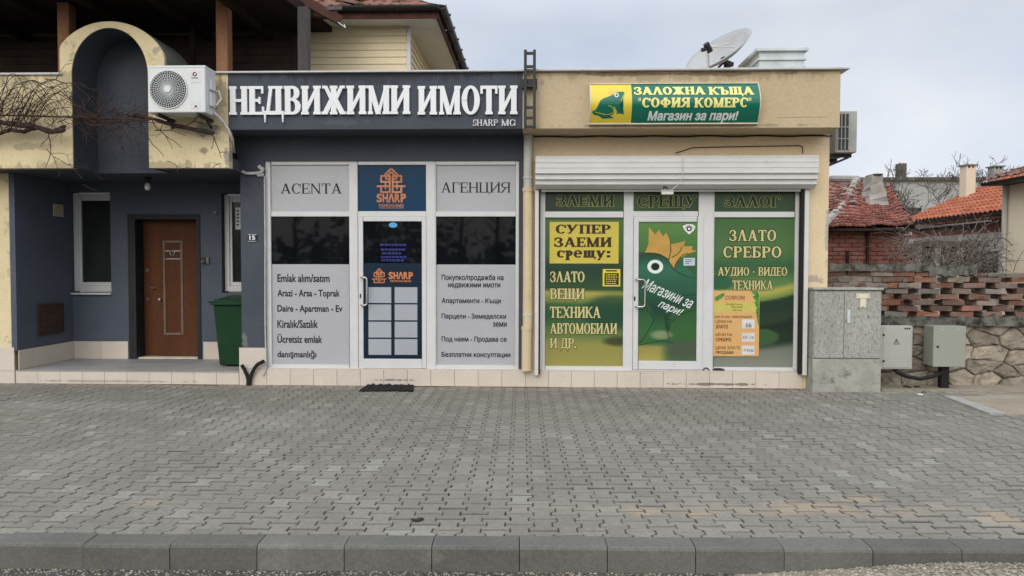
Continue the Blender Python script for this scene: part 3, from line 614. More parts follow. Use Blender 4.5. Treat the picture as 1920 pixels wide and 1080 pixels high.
# kerb stones, one strip
g = MB(); rr = random.Random(5)
off = .0
for k in range(-24, 24):
    a0, a1 = .513 * k + .0025, .513 * (k + 1) - .0025; jz = rr.gauss(0, .0018); jb = rr.gauss(0, .0015)
    prof = [(0, -.3), (0, -.002), (-.006, .004), (-.145, .000), (-.158, -.006), (-.166, -.02), (-.170, -.3)]
    i = len(g.v); n = len(prof)
    for a in (a0, a1):
        for b, z in prof: g.v.append(K(a, b + jb, z + jz))
    for q in range(n - 1): g.f.append((i + q, i + q + 1, i + n + q + 1, i + n + q))
    g.f.append(tuple(range(i, i + n))); g.f.append(tuple(range(i + 2 * n - 1, i + n - 1, -1)))
struct(g.build('kerb', 'kerb', base=False))
# tan concrete strip by the garden wall and its pale edge
g = MB(); a, b_, c_, d_ = G(1772, 746), G(1886, 779), G(2400, 785), G(2400, 735)
g.hexa([(a.x, a.y, -.05), (b_.x, b_.y, -.05), (b_.x + 4, b_.y - .02, -.05), (a.x + 5, 10.5, -.05), (a.x, a.y, .012), (b_.x, b_.y, .012), (b_.x + 4, b_.y - .02, .012), (a.x + 5, 10.5, .012)]); g.box(X(1654, 10), a.x + 5.5, 9.93, 10.5, -.05, .0085)
struct(g.build('concrete_path', 'sandpatch', base=False))
g = MB(); a0, a1, b0, b1 = G(1768, 744), G(1788, 744), G(1856, 778), G(1888, 778)
g.hexa([(p.x, p.y, z) for z in (-.03, .018) for p in (b0, b1, a1, a0)]); struct(g.build('path_edging', 'paleline', base=False))
# loose gravel in the gutter
g = MB(); rr = random.Random(11)
def grav(a, b, h, s):
    c = Vector(K(a, b, -.15 + h)); i = len(g.v)
    for dx, dy, dz in ((1, 0, 0), (0, 1, 0), (-1, 0, 0), (0, -1, 0), (0, 0, .8), (0, 0, -.6)):
        g.v.append(tuple(c + Vector((dx * s * rr.uniform(.7, 1.3), dy * s * rr.uniform(.7, 1.3), dz * s * rr.uniform(.6, 1)))))
    for q in ((0, 1, 4), (1, 2, 4), (2, 3, 4), (3, 0, 4), (1, 0, 5), (2, 1, 5), (3, 2, 5), (0, 3, 5)): g.f.append(tuple(i + x for x in q))
def heap(a, b): 
    return max(0, min(1, (a - 1.35) / 1.1)) * .10 * math.exp(-((b + .32) / .26) ** 2)
for k in range(5200):
    a = rr.uniform(1.2, 4.6); b = -.175 - abs(rr.gauss(0, .2)); h = heap(a, b)
    if h < .008 and rr.random() < .7: continue
    grav(a, b, h + .003, rr.choice((.004, .006, .006, .009, .014)))
for k in range(2600):
    a = rr.uniform(-4, 4); b = -.175 - abs(rr.gauss(0, .05)); grav(a, b, .002, rr.choice((.003, .004, .006, .009)))
n = 40; i0 = len(g.v)
for ia in range(n):
    for ib in range(12):
        a = 1.25 + 3.4 * ia / (n - 1); b = -.172 - .75 * ib / 11; g.v.append(K(a, b, -.149 + heap(a, b) * .97))
for ia in range(n - 1):
    for ib in range(11): q = i0 + ia * 12 + ib; g.f.append((q, q + 1, q + 13, q + 12))
gv = g.build('gravel', 'gravel', base=False); gv['kind'] = 'stuff'

# ------------------------------------------------------------------ shared building pieces
def tiles(mb, x0, x1, y, z0, z1, tw, th=.012, gap=.004):
    n = max(1, round((x1 - x0) / tw)); s_ = (x1 - x0) / n
    for k in range(n): mb.box(x0 + s_ * k + gap / 2, x0 + s_ * (k + 1) - gap / 2, y, y + th, z0, z1)
def lap_siding(mb, x0, x1, y, z0, z1, h=.105):
    z = z0
    while z < z1 - .01:
        zz = min(z + h, z1); mb.hexa([(x0, y - .012, z), (x1, y - .012, z), (x1, y + .03, z), (x0, y + .03, z), (x0, y, zz - .004), (x1, y, zz - .004), (x1, y + .03, zz - .004), (x0, y + .03, zz - .004)])
        mb.box(x0, x1, y + .008, y + .03, zz - .004, zz); z += h
def frame_bars(mb, bars, Y, dep):
    for b in bars: mb.pbox(*b, Y, dep)

# ------------------------------------------------------------------ estate agency (grey shop)
A = thing('shop_building', 'single storey slate grey estate agency shop with three white framed glazed bays', 'shop', (X(720, D), D, 0))
xl, xr_ = X(452, D), X(980, D)
g = MB(); ztop = Zt(301, D, 730)
g.box(X(452, D, 500), X(497, D, 500), D, B - .02, P(475, 652, D).z, ZS); g.box(X(497, D), X(973, D), D, D + .3, ztop, ZS); g.box(X(973, D), X(986, D), D, D + .3, 0, ZS)
g.box(X(497, D), X(986, D), D + 2.6, D + 2.7, 0, ZS); g.box(X(431, F) - .12, X(452, D, 500) - .002, D - .02, D + .12, ZC + .142, ZS)
g.build('wall', 'slate', A)
g = MB(); g.box(X(430, F), X(979, F), F, F + .2, ZS, ZT); g.box(X(430, F), X(979, F), F + .2, D + 2.7, ZS, ZS + .16); g.build('fascia', 'slate', A, bevel=.006)
g = MB(); g.box(X(401, F), X(985, F), F - .05, F + .25, ZT, ZT + .022); g.build('coping', 'coping', A, bevel=.004)
g = MB(); g.box(X(447, D), X(497, D), D + .004, D + .2, 0, P(475, 652, D).z); g.box(X(497, D), X(986, D), D + .004, D + .25, 0, ZP - .004); g.build('plinth', 'grout', A)
g = MB(); z652 = P(475, 652, D).z; tiles(g, X(447, D), X(499, D), D - .012, ZP, z652, .4); tiles(g, X(447, D), X(499, D), D - .012, 0, ZP - .004, .4); tiles(g, X(499, D), X(986, D), D - .012, 0, ZP - .002, .31)
g.box(X(500, D), X(986, D), D - .008, D + .2, ZP - .001, ZP + .012)
g.build('plinth_tiles', 'tile', A, bevel=.002)
YF = D + .035; YG = YF + .03
def pane(name, parent, rect, m, Y=YG): g = MB(); u0, v0, u1, v1 = rect; g.pbox(u0 - 1, v0 - 1, u1 + 1, v1 + 1, Y, .012); return g.build(name, m, parent)
def bay(bars, name='window', parent=None, Y=YF, dep=.065):
    g = MB(); frame_bars(g, bars, Y, dep); return g.build(name, 'white', parent, bevel=.006)
wl = bay([(497, 301, 508, 694), (508, 301, 655, 309), (508, 396.5, 655, 406), (508, 684, 655, 694), (655, 301, 671, 694)], parent=A)
g = MB(); g.pbox(508, 309, 655, 396.5, YG, .012); g.build('transom_film', 'film', wl); g = MB(); g.pbox(508, 495.5, 655, 684, YG, .012); g.build('film', 'film', wl)
pane('pane', wl, (509, 407, 654, 494.5), 'glass', YG + .004)
g = MB(); YL = YG - .003
put_serif(g, 'ACENTA', (526, 344, 641, 363), YL, T=.16, t=.06, s=.07, h=.055, gap=.06)
for tx, bx in (('Emlak alım/satım', (520, 514, 618, 529)), ('Arazi - Arsa - Toprak', (520, 543, 637, 560)), ('Daire - Apartman - Ev', (520, 572, 642, 588.5)), ('Kiralık/Satılık', (520, 600, 596, 615)),
               ('Ücretsiz emlak', (520, 626, 604, 643)), ('danışmanlığı', (520, 657, 593, 673.5))): put_sans(g, tx, bx, YL, off=.022)
g.build('lettering', 'ink', wl)
wr = bay([(816, 301, 817.5, 694), (817.5, 301, 967, 309), (817.5, 396.5, 967, 406), (817.5, 685, 967, 694), (967, 301, 973, 694)], parent=A)
g = MB(); g.pbox(817.5, 309, 967, 396.5, YG, .012); g.build('transom_film', 'film', wr); g = MB(); g.pbox(817.5, 496, 967, 685, YG, .012); g.build('film', 'film', wr)
pane('pane', wr, (818, 407, 966, 495), 'glass', YG + .004)
g = MB()
put_serif(g, 'АГЕНЦИЯ', (827, 342, 957, 361), YL, T=.15, t=.06, s=.07, h=.055, gap=.06)
for tx, bx in (('Покупко/продажба на', (828, 515, 944, 528)), ('недвижими имоти', (840, 531, 938, 541)), ('Апартаменти - Къщи', (828, 559, 939, 571)), ('Парцели - Земеделски', (828, 588, 949, 600)),
               ('земи', (924, 604, 950, 613)), ('Под наем - Продава се', (828, 631, 950, 643)), ('Безплатни консултации', (828, 660, 957, 672))): put_sans(g, tx, bx, YL, off=.022)
g.build('lettering', 'ink', wr)
# door bay: fixed surround with transom, then the leaf
tr = bay([(671, 301, 799, 309), (671, 396, 799, 406.5), (799, 301, 816, 694), (671, 690.5, 799, 694)], name='transom_window', parent=A)
g = MB(); g.pbox(671, 309, 799, 396, YG, .012); g.build('film', 'navyfilm', tr)
def house_logo(mb, cx, top, W, H, Y):           # stacked-roof emblem drawn with thick bars
    def px(x, y): return (cx + x * W / 2, top + (1 - y) * H)
    def strip(p, q, wd):
        (x0, y0), (x1, y1) = p, q; a, b = px(x0, y0), px(x1, y1); dx, dy = b[0] - a[0], b[1] - a[1]; l = math.hypot(dx, dy); nx, ny = -dy / l * wd * W / 2, dx / l * wd * W / 2
        mb.flat([(a[0] + nx, a[1] + ny), (b[0] + nx, b[1] + ny), (b[0] - nx, b[1] - ny), (a[0] - nx, a[1] - ny)], Y - .0003 * (len(mb.f) % 12))
    w_ = .062
    for sg in (-1, 1):
        strip((0, 1.0), (sg * .46, .74), w_); strip((0, .86), (sg * .24, .72), w_ * .8)
        strip((sg * .10, .70), (sg * .74, .70), w_); strip((sg * .70, .70), (sg * .70, .44), w_); strip((sg * .10, .46), (sg * .74, .46), w_)
        strip((sg * .10, .72), (sg * .10, .0), w_); strip((sg * .36, .70), (sg * .36, .56), w_); strip((sg * .36, .58), (sg * .12, .58), w_ * .8)
        strip((sg * .06, .28), (sg * 1.0, .28), w_); strip((sg * .70, .28), (sg * .70, .02), w_); strip((sg * .10, .04), (sg * .74, .04), w_); strip((sg * .40, .44), (sg * .40, .16), w_ * .8)
def sharp_word(mb, box, Y):
    u0, v0, u1, v1 = box; n = 5; cw = (u1 - u0) / n
    for k, ch in enumerate('SHARP'):
        a = u0 + cw * k + cw * .05; b = u0 + cw * (k + 1) - cw * .05
        if ch == 'A':
            m = (a + b) / 2; t_ = cw * .24
            mb.flat([(a - 1, v1), (a - 1 + t_ * 1.2, v1), (m + t_ * .4, v0), (m - t_ * .6, v0)], Y); mb.flat([(b + 1, v1), (b + 1 - t_ * 1.2, v1), (m - t_ * .4, v0), (m + t_ * .6, v0)], Y - .0004)
        else: put_sans(mb, ch, (a, v0, b, v1), Y, off=.04)
g = MB(); house_logo(g, 733.5, 316, 54, 46, YL); sharp_word(g, (705.5, 363, 762, 379.5), YL); put_sans(g, 'MOMCHILGRAD', (711, 382.5, 757, 388), YL, off=.02); g.flat([(711, 389.5), (757, 389.5), (757, 390.4), (711, 390.4)], YL)
g.build('logo', 'copper', tr)
YD = YF - .012
dr = bay([(672, 406.5, 681, 690.5), (791, 406.5, 799, 690.5), (681, 406.5, 791, 415), (681, 673, 791, 690.5)], name='door', parent=A, Y=YD, dep=.05)
YDG = YD + .02; YDL = YDG - .003
pane('pane', dr, (682, 416, 790, 493), 'glass', YDG + .004)
g = MB(); g.pbox(680.5, 493.5, 791.5, 673.5, YDG, .012); g.build('film', 'navydark', dr)
g = MB()
for r in range(4):
    for c in range(2): u = (691, 740)[c]; v = 538.5 + 32.4 * r; g.pbox(u, v, u + 42.5, v + (29.6), YDL, .0015)
g.build('cards', 'card', dr)
g = MB(); house_logo(g, 711, 503, 27, 28, YDL); sharp_word(g, (728, 510, 775, 523.5), YDL); put_sans(g, 'MOMCHILGRAD', (732, 525, 771, 529), YDL, off=.02); g.build('logo', 'copper', dr)
g = MB(); rr = random.Random(2)
for v, a, b in ((459, 712, 763), (468, 714, 760), (475, 716, 752), (482, 714, 762), (488, 715, 758)):
    u = a
    while u < b: l = rr.uniform(3, 8); g.flat([(u, v - 2), (min(u + l, b), v - 2), (min(u + l, b), v + 2), (u, v + 2)], YDL); u += l + 1.2
g.build('opening_hours', 'blueink', dr)
g = MB(); c = P(737, 422, YDL); g.ell((c.x, c.z), .058, .036, YDL - .001); st = g.build('sticker', 'skyblue', dr)
g = MB(); c = P(679, 545, YD); hx0 = c.x; hx1 = P(690, 545, YD).x; za, zb = P(680, 520, YD).z, P(680, 572, YD).z; yo = YD - .07
g.tube([(hx0, YD + .005, za), (hx0, yo + .02, za), (hx0 + .015, yo, za), (hx1 - .025, yo, za), (hx1 - .006, yo, za - .012), (hx1, yo, za - .035), (hx1, yo, zb + .035), (hx1 - .006, yo, zb + .012), (hx1 - .025, yo, zb), (hx0 + .015, yo, zb), (hx0, yo + .02, zb), (hx0, YD + .005, zb)], .013, 10)
g.build('handle', 'steel', dr, smooth=True)
g = MB(); g.pbox(674.5, 551, 677, 559, YD - .004, .01); g.build('lock', 'black', dr)

# raised letters on the fascia
g = MB(); put_serif(g, 'НЕДВИЖИМИ', (431.5, 162, 770, 215.5), F, dep=.035, T=.275, t=.10, s=.05, h=.095, gap=.02); put_serif(g, 'ИМОТИ', (784, 162, 970.5, 215.5), F, dep=.035, T=.275, t=.10, s=.05, h=.095, gap=.04)
tag(g.build('sign_lettering', 'letter'), 'large raised pale grey Cyrillic capitals spelling НЕДВИЖИМИ ИМОТИ on grey fascia', 'sign')
g = MB(); put_serif(g, 'SHARP', (887, 224.5, 934, 236.5), F, dep=.02, T=.21, t=.09, s=.05, h=.08, gap=.05); put_serif(g, 'MG', (940, 224.5, 967, 236.5), F, dep=.02, T=.21, t=.09, s=.05, h=.08, gap=.1)
tag(g.build('sign_lettering', 'letter2'), 'small raised white words SHARP MG at lower right of grey fascia', 'sign')

# ------------------------------------------------------------------ pawn shop (tan shop)
S = thing('shop_building', 'tan plastered pawn shop with green printed windows and flat overhanging roof', 'shop', (X(1270, D), D, 0))
xe = X(1571, F)
g = MB(); zt2 = P(1260, 353, D).z
g.box(X(986, D), X(1013, D), D + .001, D + .3, 0, ZS); g.box(X(1013, D), X(1502, D), D + .001, D + .3, zt2, ZS); g.box(X(1502, D), X(1552, D), D + .001, D + 3.2, 0, ZS); g.box(X(986, D), X(1502, D), D + 3, D + 3.2, 0, ZS)
g.build('wall', 'creamwallpaint', S)
g = MB(); g.box(X(979, F), xe, F + .001, F + .2, ZS, ZT); g.box(X(979, F), xe, F + .2, D + 3.2, ZS, ZS + .16); g.box(xe - .2, xe, F + .2, D + 3.2, ZS + .16, ZT); g.build('fascia', 'tan', S, bevel=.008)
g = MB(); g.box(X(985.2, F), xe + .09, F - .06, F + .3, ZT + .001, ZT + .026); g.box(xe - .2, xe + .09, F + .3, D + 3.2, ZT + .001, ZT + .026); g.build('coping', 'coping', S, bevel=.004)
g = MB(); g.box(X(986, D), X(1508, D), D + .005, D + .25, 0, ZP - .004); g.build('plinth', 'grout', S)
g = MB(); tiles(g, X(986, D), X(1507, D), D - .012, 0, ZP - .006, .31); g.box(X(1012, D), X(1502, D), D - .008, D + .2, ZP - .004, ZP + .010); g.build('plinth_tiles', 'tile', S, bevel=.002)
def lerp_stops(st, v):
    if v <= st[0][0]: return st[0][1]
    for (a, ca), (b, cb) in zip(st, st[1:]):
        if v <= b: f = (v - a) / (b - a); f = f * f * (3 - 2 * f); return tuple(x + (y - x) * f for x, y in zip(ca, cb))
    return st[-1][1]
def mixc(a, b, f): f = max(0, min(1, f)); return tuple(x + (y - x) * f for x, y in zip(a, b))
def sst(a, b, x): f = max(0, min(1, (x - a) / (b - a))); return f * f * (3 - 2 * f)
def printed(name, parent, rect, fn, Y, nu=30, nv=60, gain=1.27):
    g = MB(); u0, v0, u1, v1 = rect
    for j in range(nv + 1):
        for i in range(nu + 1):
            u, v = u0 + (u1 - u0) * i / nu, v0 + (v1 - v0) * j / nv; g.v.append(tuple(P(u, v, Y)))
            cc = [c * gain for c in s2l(fn(u, v))]; gr = sum(cc) / 3; g.col.append(tuple(c * .86 + gr * .14 for c in cc))
    for j in range(nv):
        for i in range(nu): q = j * (nu + 1) + i; g.f.append((q, q + 1, q + nu + 2, q + nu + 1))
    return g.build(name, 'print', parent)
YP = D + .06
def outlined(parent, items, Y, m_in='gold', m_out='greenblack', e=.05, **k):
    g = MB()
    for tx, bx in items: put_serif(g, tx, bx, Y - .002, e=e, **k)
    g.build('lettering_outline', m_out, parent)
    g = MB()
    for tx, bx in items: put_serif(g, tx, bx, Y - .006, **k)
    return g.build('lettering', m_in, parent)
pb = dict(T=.23, t=.095, s=.07, h=.09, gap=.10)
p1 = bay([(1012, 353, 1022, 695), (1022, 353, 1169, 358), (1022, 396.5, 1169, 408), (1022, 687, 1169, 695), (1169, 353, 1187, 695)], parent=S, Y=YP - .03)
def f_tr(u, v): return mixc((38, 62, 30), (24, 50, 34), sst(1020, 1480, 1500 - abs(u - 1250) * 2) ) if v else 0
printed('film', p1, (1021.5, 357, 1169.5, 397), lambda u, v: mixc((24, 44, 26), (44, 66, 30), sst(1020, 1170, u)), YP, 12, 6)
def f_left(u, v):
    c = lerp_stops([(408, (62, 92, 42)), (470, (52, 84, 42)), (505, (30, 54, 36)), (540, (38, 70, 38)), (550, (90, 104, 40))], v)
    vb = 548 + (u - 1022) * .02
    y = lerp_stops([(vb - 8, (36, 64, 34)), (vb, (150, 140, 48)), (vb + 12, (118, 122, 46)), (vb + 24, (44, 84, 44)), (vb + 44, (36, 78, 46)), (vb + 75, (84, 104, 50)), (vb + 100, (128, 124, 54)), (vb + 140, (136, 128, 58))], v)
    r = mixc(c, y, sst(vb - 12, vb - 4, v))
    d = ((u - 1150) / 60) ** 2 + ((v - 585) / 34) ** 2; r = mixc(r, (22, 58, 42), .75 * (1 - sst(.5, 1.3, d)))
    d = ((u - 1160) / 30) ** 2 + ((v - 640) / 9) ** 2; return mixc(r, (40, 48, 30), .8 * (1 - sst(.3, 1.5, d)))
printed('film', p1, (1021.5, 407, 1169.5, 688), f_left, YP, 30, 70)
outlined(p1, [('ЗАЕМИ', (1045, 366, 1151, 386.5))], YP, 'darkgreen', 'goldfade', e=.055, **pb)
outlined(p1, [('ЗЛАТО', (1032, 509, 1096, 529)), ('ВЕЩИ', (1031, 541, 1096, 561)), ('ТЕХНИКА', (1031, 575, 1126, 596)), ('АВТОМОБИЛИ', (1031, 606, 1157, 626)), ('И ДР.', (1031, 634, 1080, 653))], YP, **{**pb, 'gap': .03})
g = MB(); g.pbox(1030.5, 416, 1160, 494, YP - .004, .003); g.build('yellow_panel', 'yellowfilm', p1)
g = MB()
for tx, bx in (('СУПЕР', (1042, 421, 1145, 438)), ('ЗАЕМИ', (1040, 445, 1147, 463)), ('срещу:', (1044, 463, 1143, 483))): put_serif(g, tx, bx, YP - .007, **{**pb, 'T': .26, 't': .11, 'gap': .06})
g.build('panel_lettering', 'brownink', p1)
g = MB(); g.pbox(1130, 504.5, 1163, 537, YP - .004, .003); st = g.build('notice', 'signyellow', p1)
g = MB(); g.pbox(1133.5, 512, 1160, 534, YP - .006, .0015); g.pbox(1136, 506.5, 1157, 509, YP - .006, .0015); g.build('notice_panel', 'darkgreen', p1)
g = MB(); rr = random.Random(8)
for k in range(5):
    u = 1136
    while u < 1156: l = rr.uniform(2, 5); g.flat([(u, 514.5 + k * 4), (u + l, 514.5 + k * 4), (u + l, 516.2 + k * 4), (u, 516.2 + k * 4)], YP - .0075); u += l + 1
g.build('notice_lines', 'signyellow', p1)
# middle bay and door
p2 = bay([(1187, 353, 1309, 358), (1187, 396, 1309, 406), (1309, 353, 1337, 695), (1187, 693, 1309, 695)], name='transom_window', parent=S, Y=YP - .03)
printed('film', p2, (1186, 357, 1310, 397), lambda u, v: mixc((46, 70, 28), (30, 56, 30), sst(1190, 1300, u)), YP, 12, 6)
outlined(p2, [('СРЕЩУ', (1196, 367, 1306, 388))], YP, 'darkgreen', 'goldfade', e=.055, **pb)
YD2 = YP - .045
d2 = bay([(1187.5, 406, 1197, 693), (1307, 406, 1318, 693), (1197, 406, 1307, 416), (1197, 677, 1307, 693)], name='door', parent=S, Y=YD2, dep=.055)
YW = YD2 + .02
def f_door(u, v):
    c = lerp_stops([(416, (74, 116, 48)), (470, (58, 100, 44)), (505, (40, 80, 46))], v)
    head = ((u - 1190) / 75) ** 2 + ((v - 545) / 76) ** 2 if u < 1300 else 9
    top = 474 + max(0, (u - 1258)) * .95 + max(0, 1235 - u) * .05
    c = mixc(c, lerp_stops([(470, (20, 58, 44)), (505, (34, 92, 68)), (540, (30, 80, 58)), (580, (22, 58, 42)), (620, (40, 88, 46))], v), sst(top - 3, top + 3, v))
    d = ((u - 1200) / 26) ** 2 + ((v - 600) / 44) ** 2; c = mixc(c, (48, 92, 50), .6 * (1 - sst(.6, 1.1, d)))
    d = ((u - 1300) / 52) ** 2 + ((v - 612) / 40) ** 2; c = mixc(c, (44, 86, 40), .7 * (1 - sst(.8, 1.05, d)))
    c = mixc(c, (18, 42, 30), .7 * math.exp(-((u - 1251) / 4) ** 2) * sst(585, 600, v) * (1 - sst(625, 650, v)))
    c = mixc(c, lerp_stops([(640, (60, 84, 44)), (652, (132, 126, 56)), (677, (146, 136, 54))], v), sst(638, 652, v) * (1 - .85 * sst(1232, 1262, u)))
    c = mixc(c, (64, 72, 58), .9 * sst(1235, 1265, u) * sst(632, 648, v) * (1 - .5 * sst(660, 677, v)))
    d = ((u - 1240) / 22) ** 2 + ((v - 628) / 9) ** 2; c = mixc(c, (140, 140, 104), .7 * (1 - sst(.2, 1.4, d)))
    return c
printed('film', d2, (1196.5, 415.5, 1307.5, 677.5), f_door, YW, 44, 100)
q = lambda pts: [(1170 + x / 2.842, 340 + y / 2.842) for x, y in pts]
g = MB()
g.flat(q([(112, 380), (130, 335), (133, 243), (150, 264), (165, 283), (178, 268), (186, 257), (197, 276), (206, 293), (218, 282), (227, 274), (240, 305), (247, 340), (246, 385), (236, 412), (214, 398), (190, 386), (165, 380), (138, 379)]), YW - .002)
g.flat(q([(251, 336), (290, 326), (328, 317), (318, 345), (340, 346), (366, 345), (361, 366), (392, 370), (340, 386), (300, 410), (275, 440), (266, 468), (252, 446), (240, 422), (247, 392)]), YW - .0024); g.build('crown', 'crown', d2)
g = MB()
for a, b in (([(310, 350), (300, 372), (278, 390), (255, 402)]), ([(340, 380), (312, 392), (292, 412), (278, 436)])) if False else ():
    pass
def pline(mb, pts, wd, Y):
    for (x0, y0), (x1, y1) in zip(pts, pts[1:]):
        l = math.hypot(x1 - x0, y1 - y0); nx, ny = -(y1 - y0) / l * wd / 2, (x1 - x0) / l * wd / 2
        mb.flat([(x0 + nx, y0 + ny), (x1 + nx, y1 + ny), (x1 - nx, y1 - ny), (x0 - nx, y0 - ny)], Y - .00015 * (len(mb.f) % 9))
pline(g, q([(310, 350), (300, 372), (278, 392), (255, 405)]), 1.4, YW - .004); pline(g, q([(340, 382), (312, 394), (290, 416), (272, 448), (266, 470), (256, 452), (238, 424), (214, 404), (190, 390), (165, 384), (138, 383), (112, 383)]), 1.5, YW - .004); pline(g, q([(247, 335), (250, 370), (240, 412)]), 1.5, YW - .004)
g.build('crown_outline', 'crack', d2)
g = MB()
for pts in ([(76, 622), (100, 650), (128, 690), (152, 722), (158, 742), (140, 778), (112, 822), (98, 850), (76, 862)], [(390, 682), (352, 690), (310, 706), (276, 728), (250, 752), (236, 790), (232, 812), (244, 838)], [(212, 716), (226, 736), (252, 738)], [(212, 716), (222, 752), (236, 786)], [(80, 872), (140, 860), (206, 848), (260, 862)], [(76, 384), (96, 380), (112, 383)], [(268, 470), (290, 486), (322, 502), (352, 512), (390, 517)], [(76, 560), (110, 580), (160, 596), (220, 606), (300, 612), (388, 600)]): pline(g, q(pts), 1.6, YW - .0016)
g.build('frog_outline', 'frogline', d2)
g = MB(); c = P(1228.5, 500, YW); g.ell((c.x, c.z), .105, .092, YW - .003, 30, 0, 2 * math.pi, .058, .052); g.build('eye_white', 'signwhite', d2)
g = MB(); g.ell((c.x + .005, c.z), .048, .044, YW - .003); g.build('pupil', 'darkgreen', d2)
g = MB(); g.flat(q([(104, 436), (120, 446), (120, 486), (104, 470)]), YW - .003) if False else None
put_sans(g, 'Магазини за', (1203, 540, 1303, 561), YW - .004, off=.010, shear=.38, rot=R(-23)); put_sans(g, 'пари!', (1233, 570, 1281, 588), YW - .004, off=.010, shear=.38, rot=R(-23)); g.build('lettering', 'signwhite', d2)
g = MB(); g.flat([(1280, 424), (1288, 420.5), (1298, 420.5), (1304, 425), (1301, 432), (1292, 439.5), (1284, 432)], YW - .003); sk = g.build('shield_sticker', 'whiteink', d2)
g = MB(); c = P(1292, 429, YW); g.ell((c.x, c.z), .036, .034, YW - .0045, 18, 0, 2 * math.pi, .018, .017)
for k in range(5): a = R(20 + 35 * k); x = c.x + .05 * math.cos(a); z = c.z + .042 * math.sin(a); g.ell((x, z), .009, .008, YW - .0045, 8)
g.build('shield_emblem', 'ink', d2)
g = MB(); g.pbox(1281.5, 483.5, 1303, 498, YW - .004, .002); g.build('label', 'bluegrey', d2)
g = MB(); 
for k in range(3): g.flat([(1285, 486.6 + 3.4 * k), (1298 - 3 * k, 486.6 + 3.4 * k), (1298 - 3 * k, 487.6 + 3.4 * k), (1285, 487.6 + 3.4 * k)], YW - .0055)
g.build('label_lines', 'ink', d2)
g = MB(); hx0, hx1 = P(1192, 550, YD2).x, P(1208, 550, YD2).x; za, zb = P(1195, 524, YD2).z, P(1195, 575, YD2).z; yo = YD2 - .07
g.tube([(hx0, YD2 + .005, za), (hx0, yo + .02, za), (hx0 + .015, yo, za), (hx1 - .03, yo, za), (hx1 - .007, yo, za - .012), (hx1, yo, za - .035), (hx1, yo, zb + .035), (hx1 - .007, yo, zb + .012), (hx1 - .03, yo, zb), (hx0 + .015, yo, zb), (hx0, yo + .02, zb), (hx0, YD2 + .005, zb)], .0125, 10); g.build('handle', 'steel', d2, smooth=True)
g = MB(); g.pbox(1188.5, 556, 1191.5, 564, YD2 - .004, .01); g.build('lock', 'black', d2)
# right bay
p3 = bay([(1337, 353, 1338.5, 695), (1338.5, 353, 1490, 358), (1338.5, 397, 1490, 407.5), (1338.5, 689, 1490, 695), (1490, 353, 1501, 695)], parent=S, Y=YP - .03)
printed('film', p3, (1337.5, 357, 1490.5, 397.5), lambda u, v: mixc((34, 62, 30), (40, 62, 34), sst(1340, 1490, u)), YP, 12, 6)
outlined(p3, [('ЗАЛОГ', (1360, 368, 1462, 388))], YP, 'darkgreen', 'goldfade', e=.055, **pb)
def f_right(u, v):
    c = lerp_stops([(408, (54, 90, 42)), (470, (64, 98, 50)), (500, (44, 84, 46)), (530, (74, 110, 56))], v)
    vb = 545 - (u - 1340) * .08 + 10 * math.sin((u - 1340) / 50)
    y = lerp_stops([(vb - 10, (70, 108, 56)), (vb + 2, (150, 146, 50)), (vb + 14, (104, 124, 52)), (vb + 20, (26, 46, 34)), (vb + 60, (34, 52, 34)), (vb + 66, (22, 38, 30)), (vb + 90, (26, 46, 30))], v)
    c = mixc(c, y, sst(vb - 14, vb - 6, v))
    d = ((u - 1425) / 36) ** 2 + ((v - 632) / 16) ** 2; c = mixc(c, (52, 84, 44), .9 * (1 - sst(.8, 1.1, d)))
    vs = 652 - (u - 1425) * .12; c = mixc(c, lerp_stops([(650, (100, 106, 92)), (690, (112, 116, 104))], v), sst(vs - 8, vs + 10, v))
    d = ((u - 1350) / 26) ** 2 + ((v - 530) / 16) ** 2; return mixc(c, (24, 76, 52), .8 * (1 - sst(.6, 1.1, d)))
printed('film', p3, (1337.5, 407, 1490.5, 689.5), f_right, YP, 36, 80)
outlined(p3, [('ЗЛАТО', (1368, 431, 1455, 452)), ('СРЕБРО', (1356, 462, 1465, 483))], YP, e=.06, **pb)
outlined(p3, [('АУДИО - ВИДЕО', (1346, 501, 1476, 517)), ('ТЕХНИКА', (1373, 526, 1449, 543))], YP, e=.06, **{**pb, 'gap': .04})
g = MB(); g.pbox(1337.5, 545, 1423.5, 668, YP - .010, .004); ps = g.build('poster', 'paper', p3)
g = MB(); g.pbox(1338, 567, 1423, 585, YP - .0115, .001); g.build('poster_band', 'paperyellow', p3)
g = MB(); put_sans(g, 'СОФКОМ', (1360, 554, 1396, 562), YP - .012, off=.0)
for tx, bx in (('ЦЕНИ НА', (1342, 600, 1373, 607)), ('ЗЛАТО', (1342, 609, 1365, 616)), ('ЦЕНИ НА', (1342, 624.5, 1373, 631)), ('СРЕБРО', (1342, 633.5, 1371, 640)), ('ЦЕНИ ЗЛАТО', (1342, 649, 1387, 656)), ('ПРОДАВА', (1342, 658, 1376, 664.5))):
    put_sans(g, tx, bx, YP - .0125, off=.02 if tx in ('ЗЛАТО', 'СРЕБРО', 'ПРОДАВА') else .0)
put_sans(g, 'office@sofkom.bg', (1361, 568.5, 1392, 572.5), YP - .0125); put_sans(g, '0700 108 48', (1371, 574, 1392, 577.5), YP - .0125); put_sans(g, 'sofkom.bg', (1373, 579.5, 1391, 583.5), YP - .0125); put_sans(g, 'цена за грам - заявка/продажба', (1340, 591, 1410, 597), YP - .0125, shear=.2)
g.build('poster_lettering', 'brownink', p3)
g = MB(); 
for v in (599, 624, 648): g.pbox(1391, v, 1415, v + 17, YP - .0125, .002)
g.build('price_cards', 'label', p3)
